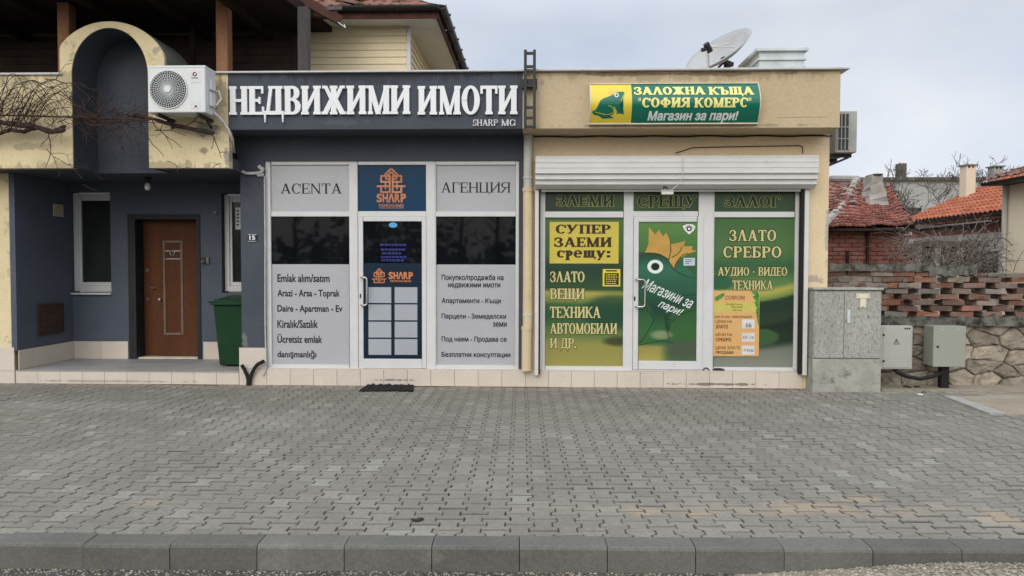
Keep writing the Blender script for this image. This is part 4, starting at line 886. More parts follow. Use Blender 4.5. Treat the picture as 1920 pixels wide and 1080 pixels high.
g = MB(); put_sans(g, '66', (1398, 605, 1409, 614), YP - .0135); put_sans(g, '0.50 - 1.50', (1393, 630, 1413, 635), YP - .0135); put_sans(g, '77.03.86', (1394, 654.5, 1413, 659.5), YP - .0135); g.build('price_lettering', 'ink', p3)
g = MB(); g.flat([(1340, 558), (1350, 552), (1358, 549), (1359, 553), (1352, 560), (1345, 564), (1341, 563)], YP - .0125)
for pts in ([(1408, 546), (1422, 545.5), (1422.5, 556), (1414, 552)], [(1411, 556), (1423, 550), (1423, 566), (1416, 562)], [(1414, 566), (1423, 562), (1423, 582), (1418, 576)], [(1417, 580), (1423, 578), (1423, 612), (1420, 600)]): g.flat(pts, YP - .0128)
g.build('poster_leaves', 'leafprint', p3)

# ------------------------------------------------------------------ roller shutter
SH = thing('roller_shutter', 'white ribbed roller shutter box rolled up above green pawn shop windows', 'shutter', (X(1268, D), D - .15, P(1268, 353, D).z))
YS = D - .30; zA, zB = P(1268, 293, YS).z, P(1268, 345, YS).z; x0, x1 = X(1003.5, YS), X(1533, YS)
prof = [(D - .002, zA + .012), (YS + .03, zA + .012), (YS, zA - .01)]
hh = zA - .01 - zB; nr = 5
for k in range(nr):
    zt_, zb_ = zA - .01 - hh * k / nr, zA - .01 - hh * (k + 1) / nr
    cv = .0 if k < 3 else (.03 if k == 3 else .07)
    prof += [(YS + cv + .004, zt_ - .012), (YS + cv + .004, zb_ + .016), (YS + cv - .003 + (.006 if k == 3 else 0) , zb_ + .007), (YS + cv + .002, zb_)]
prof += [(YS + .15, zB - .045), (D - .002, zB - .045)]
g = MB(); g.prismx(prof, x0, x1); g.build('housing', 'shutter', SH)
for u0, u1 in ((1003, 1010), (1508, 1516)):
    g = MB(); xa, xb = X(u0, D - .1), X(u1, D - .1); zb = G(1, 1).z if False else P(u0, 704, D - .1).z; g.box(xa, xb, D - .10, D - .003, zb, zB - .05); g.build('guide_rail', 'shutter', SH, bevel=.004)
for u0, u1 in ((1010, 1013), (1502, 1508)):
    g = MB(); xa, xb = X(u0, D - .1), X(u1, D - .1); g.box(xa, xb, D - .075, D - .003, P(u0, 702, D - .1).z, zB - .05); g.build('guide_channel', 'rubber', SH)
g = MB(); g.box(X(1015, D - .1), X(1500, D - .1), D - .09, D - .05, zB - .075, zB - .046); g.build('bottom_bar', 'shutter', SH)
# floodlight and cables
FL = thing('floodlight', 'small white floodlight hanging under the roller shutter box', 'lamp', (X(1250, YS), YS, P(1250, 362, YS).z))
c = P(1251, 361, YS - .05); g = MB(); g.hexa([(c.x - .085, c.y - .05, c.z - .03), (c.x + .075, c.y - .05, c.z - .03), (c.x + .085, c.y + .03, c.z + .0), (c.x - .075, c.y + .03, c.z + .0), (c.x - .085, c.y - .045, c.z + .01), (c.x + .075, c.y - .045, c.z + .01), (c.x + .085, c.y + .04, c.z + .045), (c.x - .075, c.y + .04, c.z + .045)]); g.build('head', 'acgrey', FL, bevel=.004)
g = MB(); g.hexa([(c.x - .075, c.y - .056, c.z - .028), (c.x + .065, c.y - .056, c.z - .028), (c.x + .070, c.y + .02, c.z - .008), (c.x - .065, c.y + .02, c.z - .008), (c.x - .075, c.y - .053, c.z + .004), (c.x + .065, c.y - .053, c.z + .004), (c.x + .068, c.y - .0505, c.z + .006), (c.x - .068, c.y - .0505, c.z + .006)]); g.build('lens', 'glow', FL)
g = MB(); g.bar((c.x - .05, c.y + .03, c.z + .03), (c.x - .02, c.y + .1, c.z + .09), .02, .008); g.bar((c.x + .03, c.y + .03, c.z + .03), (c.x - .01, c.y + .1, c.z + .09), .02, .008); g.build('bracket', 'black', FL)
g = MB(); yy = D - .012
g.tube([P(u, v, yy) for u, v in ((1505, 288), (1505, 276), (1500, 273), (1440, 274), (1380, 275), (1330, 276), (1298, 277), (1280, 283), (1266, 287))], .006, 6); tag(g.build('cable', 'rubber'), 'thin black cable tacked on tan wall above roller shutter', 'cable')
g = MB(); pts = [P(1266, 287, D - .02), P(1276, 289, D - .1), P(1280, 296, YS - .02), P(1280, 312, YS - .025), P(1280, 325, YS - .02), P(1276, 338, YS - .02), P(1270, 348, YS - .01), P(1262, 354, YS), P(1256, 358, YS + .04)]; g.tube(pts, .0055, 6); tag(g.build('cable', 'hose'), 'thin pale cable looping over shutter box down to floodlight', 'cable')
g = MB(); rr = random.Random(4); pts = []
for k in range(40): u = 1000 + (1556 - 1000) * k / 39; pts.append((X(u, D), D - .012, ZS - .012 + (-.006 + .006 * math.sin(k * .9)) ))
g.tube(pts, .009, 6); tag(g.build('cable', 'rubber'), 'black cable running along the corner under tan overhang', 'cable')

# ------------------------------------------------------------------ frog light box sign
LB = thing('lightbox_sign', 'curved yellow and green pawn shop sign with frog emblem on tan fascia', 'sign', (X(1262, F), F, P(1262, 230, F).z))
x0, x1, xm = X(1104, F - .12), X(1421, F - .12), X(1182, F - .12); z0, z1 = P(1262, 229.5, F - .1).z, P(1262, 156, F - .1).z
def bow(z): f = (z - z0) / (z1 - z0); return F - .055 - .115 * math.sin(math.pi * min(1, max(0, f)))
def bowed(mb, xa, xb, lift=.0, n=14, za=None, zb=None):
    za = z0 if za is None else za; zb = z1 if zb is None else zb; i = len(mb.v)
    for k in range(n + 1):
        z = za + (zb - za) * k / n; mb.v += [(xa, bow(z) - lift, z), (xb, bow(z) - lift, z)]
    for k in range(n): mb.f.append((i + 2 * k, i + 2 * k + 1, i + 2 * k + 3, i + 2 * k + 2))
g = MB(); bowed(g, x0 + .012, xm); g.build('yellow_panel', 'signyellow', LB, smooth=True)
g = MB(); bowed(g, xm, x1 - .012); g.build('green_panel', 'signgreen', LB, smooth=True)
g = MB()
for xa, xb in ((x0, x0 + .012), (x1 - .012, x1)):
    pr = [(bow(z0 + (z1 - z0) * k / 14) - .006, z0 + (z1 - z0) * k / 14) for k in range(15)] + [(F - .001, z1), (F - .001, z0)]; g.prismx(pr, xa, xb)
g.box(x0, x1, F - .066, F - .001, z1 + .0005, z1 + .014); g.box(x0, x1, F - .066, F - .001, z0 - .014, z0 - .0005); g.build('frame', 'signframe', LB)
def bend(mb, lift):
    for k, p in enumerate(mb.v): mb.v[k] = (p[0], bow(p[2]) - lift + (p[1] - F), p[2])
YQ = F - .14
def on_sign(fn, name, m, lift):
    t = MB(); fn(t); dy = YQ - F; t.v = [(p[0], p[1] - dy, p[2]) for p in t.v]
    bm = bmesh.new(); vs = [bm.verts.new(p) for p in t.v]
    for f in t.f:
        try: bm.faces.new([vs[i] for i in f])
        except ValueError: pass
    for k in range(1, 16): bmesh.ops.bisect_plane(bm, geom=bm.verts[:] + bm.edges[:] + bm.faces[:], plane_co=(0, 0, z0 + (z1 - z0) * k / 16), plane_no=(0, 0, 1))
    bm.verts.index_update(); t.v = [tuple(v.co) for v in bm.verts]; t.f = [tuple(v.index for v in f.verts) for f in bm.faces]; bm.free()
    bend(t, lift); return t.build(name, m, LB)
def sgn(e):
    def f(t):
        put_serif(t, 'ЗАЛОЖНА', (1190, 161, 1322, 178), YQ, e=e, T=.29, t=.14, s=.06, h=.13, gap=.04); put_serif(t, 'КЪЩА', (1329, 161, 1413, 178), YQ, e=e, T=.29, t=.14, s=.06, h=.13, gap=.05)
        put_serif(t, '"СОФИЯ', (1196, 184, 1293, 202), YQ, e=e, T=.28, t=.14, s=.06, h=.13, gap=.07); put_serif(t, 'КОМЕРС"', (1301, 184, 1408, 202), YQ, e=e, T=.28, t=.14, s=.06, h=.13, gap=.06)
    return f
on_sign(sgn(0), 'lettering', 'signcream', .004)
def sgw(t): put_sans(t, 'Магазин за пари!', (1215, 208, 1385, 228), YQ, off=.036, shear=.14)
on_sign(sgw, 'lettering', 'signwhite', .004)
z3 = lambda pts: [(860 + x / 3.6, 60 + y / 3.6) for x, y in pts]
FROG = [(1118, 405), (1108, 402), (1085, 402), (1066, 408), (1052, 420), (1036, 430), (1005, 440), (975, 452), (955, 466), (945, 486), (936, 508), (922, 528), (903, 534), (902, 548), (918, 558), (942, 562), (962, 570), (975, 580), (1000, 579), (1040, 577), (1046, 570), (1020, 568), (1030, 558), (1048, 550), (1052, 535), (1040, 512), (1052, 520), (1066, 545), (1060, 553), (1085, 548), (1112, 553), (1118, 545), (1100, 540), (1118, 534), (1090, 534), (1080, 520), (1084, 500), (1098, 472), (1108, 450), (1117, 424)]
def frog(t):
    poly = [P(u, v, YQ) for u, v in z3(FROG)]
    bm = bmesh.new(); vs = [bm.verts.new(p) for p in poly]; f = bm.faces.new(vs); bmesh.ops.triangulate(bm, faces=[f])
    i = len(t.v); bm.verts.index_update(); t.v += [tuple(v.co) for v in bm.verts]; t.f += [tuple(i + v.index for v in ff.verts) for ff in bm.faces]; bm.free()
on_sign(frog, 'frog_emblem', 'signgreen', .003)
def fleg(t):
    for pts in ([(958, 548), (985, 556), (1010, 556), (1040, 545), (1052, 536)], [(1010, 500), (1030, 506), (1046, 522), (1050, 540)], [(1048, 508), (1062, 530), (1070, 548)], [(1092, 470), (1108, 440), (1114, 422)], [(920, 540), (950, 548), (980, 552)]): pline(t, z3(pts), .9, YQ)
on_sign(fleg, 'emblem_lines', 'signyellow', .005)
def feye(t): c = P(*z3([(1065, 428)])[0], YQ); t.ell((c.x, c.z), .027, .027, YQ, 18, 0, 2 * math.pi, .016, .016)
on_sign(feye, 'emblem_eye', 'signwhite', .005)
def fcr(t): t.flat(z3([(1030, 424), (1004, 393), (1030, 402), (1030, 376), (1048, 396), (1074, 374), (1070, 400), (1050, 412)]), YQ)
on_sign(fcr, 'emblem_crown', 'crownfaded', .0035)

# ------------------------------------------------------------------ two storey house on the left
ZC = P(200, 315, F).z                         # porch ceiling
ZF = P(200, 695, D).z                         # porch floor
xL = X(29, D)                                 # porch's left inner wall
xBal = X(431.5, F)
H = thing('house', 'two storey house with slate porch, yellow arched balcony and tiled hip roof', 'house', (X(230, D), D, 0))
g = MB(); g.box(-14, X(19, D), D, B, 0, ZC); g.build('pier', 'yellow', H, bevel=.01)
g = MB(); g.box(X(19, D), xL, D + .004, B, P(25, 655, D).z - .02, ZC); g.box(xL, X(452, D), B, B + .25, 0, P(200, 402, B).z if False else P(300, 402, B).z * 0 + 0.02)
# back wall of the porch with openings for two windows and the door
wz0, wz1 = P(170, 549, B).z, P(170, 359, B).z; dz1 = P(300, 402, B).z
xa, xb = X(131, B), X(208, B); xc, xd = X(241, B), X(376, B); xe_, xf = X(416, B), X(500, B)
ys = (B, B + .25)
g.box(xL - .3, xa, *ys, ZF - .1, ZC); g.box(xa, xb, *ys, ZF - .1, wz0); g.box(xa, xb, *ys, wz1, ZC); g.box(xb, xc, *ys, ZF - .1, ZC); g.box(xc, xd, *ys, dz1, ZC); g.box(xd, xe_, *ys, ZF - .1, ZC)
g.box(xe_, xf, *ys, ZF - .1, P(435, 549, B).z); g.box(xe_, xf, *ys, P(435, 362, B).z, ZC); g.box(xf, 3, *ys, ZF - .1, ZC)
g.build('porch_wall', 'porchpaint', H)
g = MB(); _c0, _c1 = X(205.5, F, 140) - .56, X(278, F, 200) + .06; g.box(xL - .3, X(452, D) - .003, F + .57, B + .2, ZC + .002, ZC + .14); g.box(xL - .3, _c0, F + .112, F + .5695, ZC + .002, ZC + .14); g.box(_c1, X(431, F) - .01, F + .112, F + .5695, ZC + .002, ZC + .14); g.build('porch_ceiling', 'slate', H)
g = MB(); g.box(-14, X(447, D) - .003, D + .02, B + .2, 0, ZF - .012); g.build('porch_base', 'grout', H)
g = MB(); g.box(X(0, D) - .8, X(447, D) - .003, D - .008, B - .001, ZF - .010, ZF); g.build('porch_floor', 'floor', H, bevel=.003)
g = MB(); tiles(g, X(25, D), X(446, D), D + .001, 0, ZF - .012, .31, th=.018); tiles(g, X(-110, D), X(24.4, D), D - .012, 0, ZF - .012, .31, th=.03); tiles(g, X(-110, D), X(24.4, D), D - .012, ZF - .008, P(12, 651, D).z, .31, th=.012)
zs = P(200, 640, B).z
for y in [D + .02 + .31 * k for k in range(4)]: g.box(xL, xL + .012, y, y + .305, ZF + .001, zs)
tiles(g, xL + .014, xc - .02, B - .012, ZF + .001, zs, .40, th=.011); tiles(g, xd + .03, xe_ + .4, B - .012, ZF + .001, zs, .40, th=.011)
g.build('skirting_tiles', 'tile', H, bevel=.002)
# porch windows
def pwin(u0, v0, u1, v1, m):
    f = MB(); Yw = B + .09
    f.pbox(u0, v0, u0 + 9, v1, Yw, .1); f.pbox(u0 + 9, v0, u1, v0 + 7, Yw, .1); f.pbox(u1, v0, u1 + 9, v1, Yw, .1); f.pbox(u0 + 9, v1 - 10, u1, v1, Yw, .1)
    a = u0 + 9.4; b = u1 - .4; f.pbox(a, v0 + 7.4, a + 5, v1 - 10.4, Yw + .02, .07); f.pbox(a + 5, v0 + 7.4, b, v0 + 14, Yw + .02, .07); f.pbox(a + 5, v1 - 17, b, v1 - 10.4, Yw + .02, .07)
    o = f.build('window', 'white', H, bevel=.004)
    f = MB(); f.pbox(a + 3, v0 + 9, b + 2, v1 - 12, Yw + .05, .012); f.build('pane', m, o); return o
w1 = pwin(138, 362, 212, 546, 'glassgreen'); w2 = pwin(421, 365, 500, 546, 'glassgreen')
g = MB(); g.box(X(130, B), X(209, B), B - .05, B - .001, P(170, 552, B).z, wz0 - .001); g.build('sill', 'white', w1)
# dark recessed door frame and brown door
g = MB(); yD = B + .22; dzt = P(318, 416, yD).z
g.box(xc, xc + .115, B - .015, B + .3, ZF, dz1); g.box(xd - .055, xd, B - .015, B + .3, ZF, dz1); g.box(xc + .115, xd - .055, B - .015, B + .3, dz1 - .075, dz1); g.box(xc + .115, xd - .055, B + .26, B + .3, ZF, dz1 - .075)
g.build('door_frame', 'doorframe', H)
g = MB(); dx0, dx1 = xc + .118, xd - .058; g.box(dx0, dx1, yD, yD + .035, ZF + .03, dz1 - .078); dl = g.build('door', 'doorwood', H, bevel=.004)
g = MB(); g.box(xc + .05, xd - .057, B + .02, yD, ZF + .001, ZF + .022); g.build('threshold', 'cream', H)
g = MB(); Yt = yD - .012
for b_ in ((306, 451, 310, 628), (339, 451, 343, 628), (310, 451, 339, 455), (310, 624, 339, 628)): g.pbox(*b_, Yt, .012)
g.build('door_trim', 'doormetal', dl, bevel=.003)
g = MB(); g.pbox(310, 470, 339, 471, Yt + .006, .005); g.pbox(310, 485, 339, 486, Yt + .006, .005); c = P(323, 474, Yt); g.tube([(c.x + .035 * math.cos(a), c.y, c.z + .045 * math.sin(a)) for a in [2 * math.pi * k / 14 for k in range(15)]], .009, 6); g.build('knocker', 'steel', dl)
g = MB(); c = P(288, 540, yD); g.tube([(c.x - .02, yD, c.z), (c.x - .02, yD - .04, c.z), (c.x + .05, yD - .045, c.z - .005)], .009, 7); c = P(302, 561, yD); g.disc((c.x - .01, yD - .02, c.z), (0, 1, 0), .02, .04, 12); c = P(276, 507, yD); g.disc((c.x, yD - .005, c.z), (0, 1, 0), .028, .01, 14); c = P(277, 561, yD); g.disc((c.x, yD - .005, c.z), (0, 1, 0), .028, .01, 14); g.build('handle', 'steel', dl)
# balcony with arch
zT = P(60, 141, F).z; cx = X(205.5, F, 140); zsp = P(205, 140, F).z; ri = X(278, F, 200) - cx; rzi = P(205, 52, F).z - zsp; ro = X(316, F, 140) - cx; rzo = P(205, 40, F).z - zsp
def arcp(rx, rz, n=26, x0=None, x1=None): return [(cx + rx * math.cos(math.pi * k / n), zsp + rz * math.sin(math.pi * k / n)) for k in range(n + 1)]
xo0, xo1 = X(112, F, 120), X(308, F, 110)
oa = [p for p in arcp(ro, rzo, 40) if xo0 < p[0] < xo1]
inner = arcp(ri, rzi)                          # right to left
g = MB()
# left parapet, right parapet, and the arch ring in strips so the opening stays open
zo0 = zsp + rzo * math.sqrt(1 - ((xo0 - cx) / ro) ** 2); zo1 = zsp + rzo * math.sqrt(1 - ((xo1 - cx) / ro) ** 2)
g.prism([(-14, ZC), (cx - ri, ZC), (cx - ri, zsp), (xo0, zsp), (xo0, zT), (-14, zT)], F, F + .11)
g.prism([(cx + ri, ZC), (xBal, ZC), (xBal, ZT), (xo1, ZT), (xo1, zsp), (cx + ri, zsp)], F, F + .11)
N_ = 40
def outer_pt(th):
    c, s = math.cos(th), math.sin(th)
    r = 1 / math.sqrt((c / ro) ** 2 + (s / rzo) ** 2)
    if c > 0: r = min(r, (xo1 - cx) / c)
    elif c < 0: r = min(r, (xo0 - cx) / c)
    return (cx + r * c, zsp + r * s)
def inner_pt(th):
    c, s = math.cos(th), math.sin(th); r = 1 / math.sqrt((c / ri) ** 2 + (s / rzi) ** 2); return (cx + r * c, zsp + r * s)
def ring(mb, y0, y1):
    i = len(mb.v)
    for k in range(N_ + 1):
        th = math.pi * k / N_; a, b = inner_pt(th), outer_pt(th)
        mb.v += [(a[0], y0, a[1]), (b[0], y0, b[1]), (b[0], y1, b[1]), (a[0], y1, a[1])]
    for k in range(N_):
        for q in range(4): p = i + 4 * k; mb.f.append((p + q, p + 4 + q, p + 4 + (q + 1) % 4, p + (q + 1) % 4))
    mb.f.append((i, i + 1, i + 2, i + 3)); p = i + 4 * N_; mb.f.append((p + 3, p + 2, p + 1, p))
ring(g, F, F + .05)
bal = g.build('balcony_front', 'yellow', H)
g = MB(); ring(g, F + .0505, F + .74); g.build('balcony_arch', 'plaster', bal)
# painted niche lining
g = MB(); yn0, yn1 = F + .012, F + .55; e_ = .004
pts = [(cx + ri - e_, ZC - .0)] + [(cx + (ri - e_) * math.cos(math.pi * k / 30), zsp + (rzi - e_) * math.sin(math.pi * k / 30)) for k in range(31)] + [(cx - ri + e_, ZC - .0)]
for (xa_, za_), (xb_, zb_) in zip(pts, pts[1:]): g.quad((xa_, yn0, za_), (xb_, yn0, zb_), (xb_, yn1, zb_), (xa_, yn1, za_))
g.quad(*[(x, yn1, z) for x, z in pts]); g.build('balcony_niche', 'slate', bal)
g = MB(); g.box(-14, xo0 + .03, F - .03, F + .16, zT, zT + .028); g.build('balcony_coping', 'coping', bal, bevel=.004)
g = MB(); g.box(-14, cx - ri - .05, F + .16, B, ZC + .15, ZC + .24); g.box(cx + ri + .05, xBal - .08, F + .16, B, ZC + .15, ZC + .24); g.build('veranda_floor', 'darkwood', H)
# upper wall
zSo = P(690, 50, B).z; xco = X(766, B)
g = MB(); lap_siding(g, X(583, B), xco, B, ZC + .3, zSo + .03); 
g.box(X(583, B), xco - .01, B + .03, B + .1, ZC + .3, zSo); g.build('siding_wall', 'siding', H)
g = MB(); z = ZC + .3
while z < zSo: g.hexa([(xco - .03, B + .05, z), (xco + .012, B + .05, z), (xco + .012, B + 6, z), (xco - .03, B + 6, z), (xco - .03, B + .05, z + .1), (xco - .004, B + .05, z + .1), (xco - .004, B + 6, z + .1), (xco - .03, B + 6, z + .1)]); z += .105
g.build('side_siding', 'siding', H)
g = MB(); g.box(xco - .015, xco + .04, B - .022, B + .06, ZC + .3, zSo); g.build('corner_trim', 'white', H, bevel=.004)
g = MB(); lap_siding(g, -14, X(552, B), B, ZC + .24, zSo - .1, .12); g.box(X(552, B), X(583, B) - .002, B - .02, B + .1, ZC + .24, zSo); g.build('veranda_wall', 'sidingbrown', H)
# eaves, roof
ye = 10.82; xeo = X(822, ye)
g = MB(); g.box(X(600, ye), xeo - .03, ye + .03, B + .15, zSo, zSo + .03); g.box(xco - .1, xeo - .03, B + .151, B + 6.5, zSo, zSo + .03)
z = ye + .08
for k in range(16): g.box(X(600, ye) + .11 * k, X(600, ye) + .11 * k + .006, ye + .04, B - .03, zSo - .004, zSo - .0005)
for k in range(60): g.box(xco + .03, xeo - .035, B + .1 + .1 * k, B + .106 + .1 * k, zSo - .004, zSo - .0005)
g.build('soffit', 'soffit', H)
g = MB(); zg = zSo + .03; g.box(X(600, ye), xeo - .03, ye, ye + .028, zSo - .02, zg + .07); g.box(xeo - .029, xeo, ye, B + 6.5, zSo - .02, zg + .07); g.build('fascia_board', 'redwood', H)
def roof_tiles(mb, e0, e1, r0, r1, cols, rows, sag=None, jit=0.0, rnd=None, wave=.03, th=.022, skip=0.0):
    e0, e1, r0, r1 = map(Vector, (e0, e1, r0, r1)); nrm = (e1 - e0).cross(r0 - e0).normalized()
    if nrm.z < 0: nrm = -nrm
    rnd = rnd or random.Random(1); NP = 6
    def S(a, b):
        p = (e0 * (1 - a) + e1 * a) * (1 - b) + (r0 * (1 - a) + r1 * a) * b
        return p - Vector((0, 0, sag(a, b))) if sag else p
    for r in range(rows):
        for c in range(cols):
            if skip and rnd.random() < skip: continue
            a0, a1 = c / cols, (c + 1.04) / cols; b0, b1 = r / rows - .25 / rows, (r + 1) / rows
            dj = rnd.gauss(0, jit); dk = rnd.gauss(0, jit); tw = rnd.gauss(0, jit)
            i = len(mb.v)
            for (b, up) in ((b0 + dk * .01, th + .006), (b1 + dk * .01, .004)):
                for k in range(NP):
                    f = k / (NP - 1); q = S(min(a0 + (a1 - a0) * f, 1.01), max(-.02, min(b, 1.01))); hgt = wave * (.5 - .5 * math.cos(2 * math.pi * f)) if wave else 0
                    mb.v.append(tuple(q + nrm * (up + hgt + dj * .02 + tw * (f - .5) * .03)))
            for k in range(NP): q = Vector(mb.v[i + k]); mb.v.append(tuple(q - nrm * th))
            for k in range(NP - 1): mb.f += [(i + k, i + k + 1, i + NP + k + 1, i + NP + k), (i + 2 * NP + k, i + 2 * NP + k + 1, i + k + 1, i + k)]
g = MB(); rzz = zg + .10; hip = (xeo - 3.2, ye + 3.2, rzz + 1.75)
roof_tiles(g, (-10, ye - .03, rzz), (xeo + .03, ye - .03, rzz), (-10, ye + 3.2, rzz + 1.75), hip, 62, 10, jit=.5)
roof_tiles(g, (xeo + .03, ye - .03, rzz), (xeo + .03, B + 6.5, rzz), hip, (hip[0], B + 6.5, rzz + 1.75), 34, 10, jit=.4)
roof = g.build('roof', 'clay', H)
g = MB(); g.quad((-10, ye + .02, rzz - .03), (xeo - .02, ye + .02, rzz - .03), (hip[0], hip[1], hip[2] - .03), (-10, hip[1], hip[2] - .03)); g.quad((xeo - .02, ye + .02, rzz - .03), (xeo - .02, B + 6.5, rzz - .03), (hip[0], B + 6.5, hip[2] - .03), (hip[0], hip[1], hip[2] - .03))
g.quad((-10, ye + .02, rzz - .031), (xeo - .02, ye + .02, rzz - .031), (xeo - .02, B + 6.5, rzz - .031), (-10, B + 6.5, rzz - .031)); g.build('roof_deck', 'darkwood', roof)
def halfpipe(mb, a, b, r, n=10):
    a, b = Vector(a), Vector(b); d = (b - a).normalized(); s = d.cross(Vector((0, 0, 1))).normalized(); i = len(mb.v)
    for rr_ in (r, r * .86):
        for p in (a, b):
            for k in range(n + 1): t = math.pi + math.pi * k / n; mb.v.append(tuple(p + s * rr_ * math.cos(t) + Vector((0, 0, 1)) * rr_ * math.sin(t)))
    m = n + 1
    for k in range(n): mb.f += [(i + k, i + k + 1, i + m + k + 1, i + m + k), (i + 2 * m + k, i + 2 * m + k + 1, i + 3 * m + k + 1, i + 3 * m + k)]
    for e2 in (0, m): mb.f += [(i + e2 + q, i + e2 + q + 1, i + 2 * m + e2 + q + 1, i + 2 * m + e2 + q) for q in range(n)]
    mb.f += [(i, i + m, i + 3 * m, i + 2 * m), (i + n, i + m + n, i + 3 * m + n, i + 2 * m + n)]
g = MB(); zgu = zg + .10; halfpipe(g, (X(628, ye), ye - .065, zgu), (xeo + .065, ye - .065, zgu), .065); halfpipe(g, (xeo + .065, ye - .13, zgu), (xeo + .065, B + 6.5, zgu), .065)
for k in range(4): x = X(640, ye) + .42 * k; g.box(x, x + .02, ye - .134, ye - .001, zgu - .072, zgu - .066)
for k in range(10): y = ye + .3 + .6 * k; g.box(xeo + .001, xeo + .137, y, y + .025, zgu - .073, zgu - .067); g.box(xeo + .131, xeo + .150, y, y + .025, zgu - .02, zgu + .012)
g.build('gutter', 'gutter', H)
# veranda roof and its timbers
yv0 = 8.85; zv = zSo - .10; xv1 = X(566, ye)
g = MB(); g.hexa([(-14, yv0, zv - .02), (xv1, yv0, zv - .02), (xv1 + .35, B, zv + .02), (-14, B, zv + .02), (-14, yv0, zv + .12), (xv1, yv0, zv + .12), (xv1 + .35, B, zv + .14), (-14, B, zv + .14)])
for k in range(7): x = -9.5 + .92 * k; g.bar((x, yv0 + .1, zv - .07), (x, B - .02, zv - .05), .07, .11)
g.build('veranda_roof', 'darkwood', H)
g = MB(); g.bar(P(553, -8, 10.3), P(640, 39, 10.55), .05, .13); g.build('barge_board', 'redwood', H)
g = MB(); g.bar(P(592, 18, 10.45), P(641, 15, 10.5), .05, .05); g.build('eave_batten', 'woodgrey', H)
g = MB(); a = P(634, 42, 10.5); b = P(648, 52, 10.5); g.bar(a, b, .02, .012); g.bar(b + Vector((-.02, 0, .05)), b, .012, .012); g.build('eave_bracket', 'galv', H)
g = MB(); g.box(-9, X(640, ye), 10.6, 10.72, zSo - .06, zSo + .06); g.build('veranda_beam', 'redwood', H)
for u0, u1, m, Y in ((108, 130, 'wood', F + .26), (405, 427, 'wood', F + .22), (356, 364, 'darkwood', F + 1.0), (558, 577, 'woodgrey', F + .5)):
    g = MB(); g.box(X(u0, Y, 100), X(u1, Y, 100), Y, Y + (X(u1, Y) - X(u0, Y)), ZC + .24 if u0 < 440 else ZS + .16, zv - .02); g.build('veranda_post', m, H, bevel=.006)

# ------------------------------------------------------------------ things fixed to or standing at the house
# left outdoor unit
Yu = F - .42; um = 340
a0, a1 = X(277, Yu, 170), X(385, Yu, 170); zt_, zb_ = P(330, 124.5, Yu).z, P(330, 211, Yu).z; dp = .30
U = thing('air_conditioner', 'white outdoor air conditioning unit with round fan grille on yellow balcony corner', 'air conditioner', ((a0 + a1) / 2, Yu + .15, zb_))
g = MB(); g.box(a0, a1, Yu, Yu + dp, zb_, zt_); g.build('body', 'acwhite', U, bevel=.012)
g = MB(); g.box(a0 - .004, a1 + .004, Yu - .004, Yu + dp + .004, zt_ - .02, zt_ + .012); g.build('lid', 'acwhite', U, bevel=.008)
fc = P(316, 168, Yu); fr = P(351, 168, Yu).x - fc.x
g = MB(); g.disc((fc.x, Yu - .002, fc.z), (0, 1, 0), fr * 1.0, .003, 40); g.build('fan_opening', 'fan', U)
g = MB()
for k in range(42): t = 2 * math.pi * k / 42; t2 = t + .12; g.tube([(fc.x + fr * .14 * math.cos(t), Yu - .02, fc.z + fr * .14 * math.sin(t)), (fc.x + fr * .6 * math.cos((t + t2) / 2), Yu - .024, fc.z + fr * .6 * math.sin((t + t2) / 2)), (fc.x + fr * math.cos(t2), Yu - .008, fc.z + fr * math.sin(t2))], .0032, 5)
for q in (.3, .42, .54, .66, .78, .9, 1.0): g.tube([(fc.x + fr * q * math.cos(2 * math.pi * k / 36), Yu - .018 + (.012 if q == 1 else 0), fc.z + fr * q * math.sin(2 * math.pi * k / 36)) for k in range(37)], .0022 if q < 1 else .009, 5)
g.disc((fc.x, Yu - .026, fc.z), (0, 1, 0), fr * .17, .012, 24); g.build('fan_grille', 'acwhite', U)
g = MB(); c = P(365.5, 139, Yu); g.ell((c.x, c.z), .028, .026, Yu - .006, 20, R(60), R(380), .015, .013); g.build('emblem', 'red', U)
for v_ in (133, 188): g = MB(); g.pbox(357, v_, 375, v_ + (22 if v_ < 150 else 16), Yu - .003, .002); g.build('badge_plate', 'white', U)
g = MB(); put_sans(g, 'GREE', (359, 144.5, 371, 147.5), Yu - .005); put_sans(g, '220V', (360, 190, 370, 193), Yu - .005) if False else None
g.flat([(364, 201), (370, 201), (367, 196)], Yu - .005); g.build('lettering', 'ink', U)
g = MB()
for z0_, z1_ in ((.30, .42), (.10, .27)): g.box(a1 + .001, a1 + .03, Yu + .1, Yu + .24, zb_ + z0_, zb_ + z1_)
g.build('valve_cover', 'acwhite', U, bevel=.006)
for x in (a0 + .1, a1 - .12):
    g = MB(); g.box(x, x + .035, Yu - .02, F - .001, zb_ - .045, zb_ - .008); g.bar((x + .017, F - .02, zb_ - .12), (x + .017, F - .16, zb_ - .04), .025, .02); g.build('bracket', 'black', U)
g = MB(); g.tube([(a1 + .02, Yu + .2, zb_ + .30), (a1 + .07, Yu + .22, zb_ + .31), (a1 + .09, Yu + .25, zb_ + .22), (a1 + .05, Yu + .22, zb_ + .14), (a1 + .02, Yu + .2, zb_ + .12)], .014, 8)
g.tube([(a1 - .02, Yu + .24, zb_ + .06), P(404, 214, F - .2), P(418, 228, F - .06), P(428, 243, F - .035), P(435, 260, F - .0), P(438, 285, D - .09), P(441, 305, D - .05), P(449, 319, D - .035), P(462, 325, D - .03), P(478, 325, D - .03), P(492, 323, D - .03)], .021, 10)
tag(g.build('hose', 'hose', smooth=True), 'white insulated hose curving from air conditioner down to grey shop wall', 'hose')
g = MB(); rr = random.Random(6)
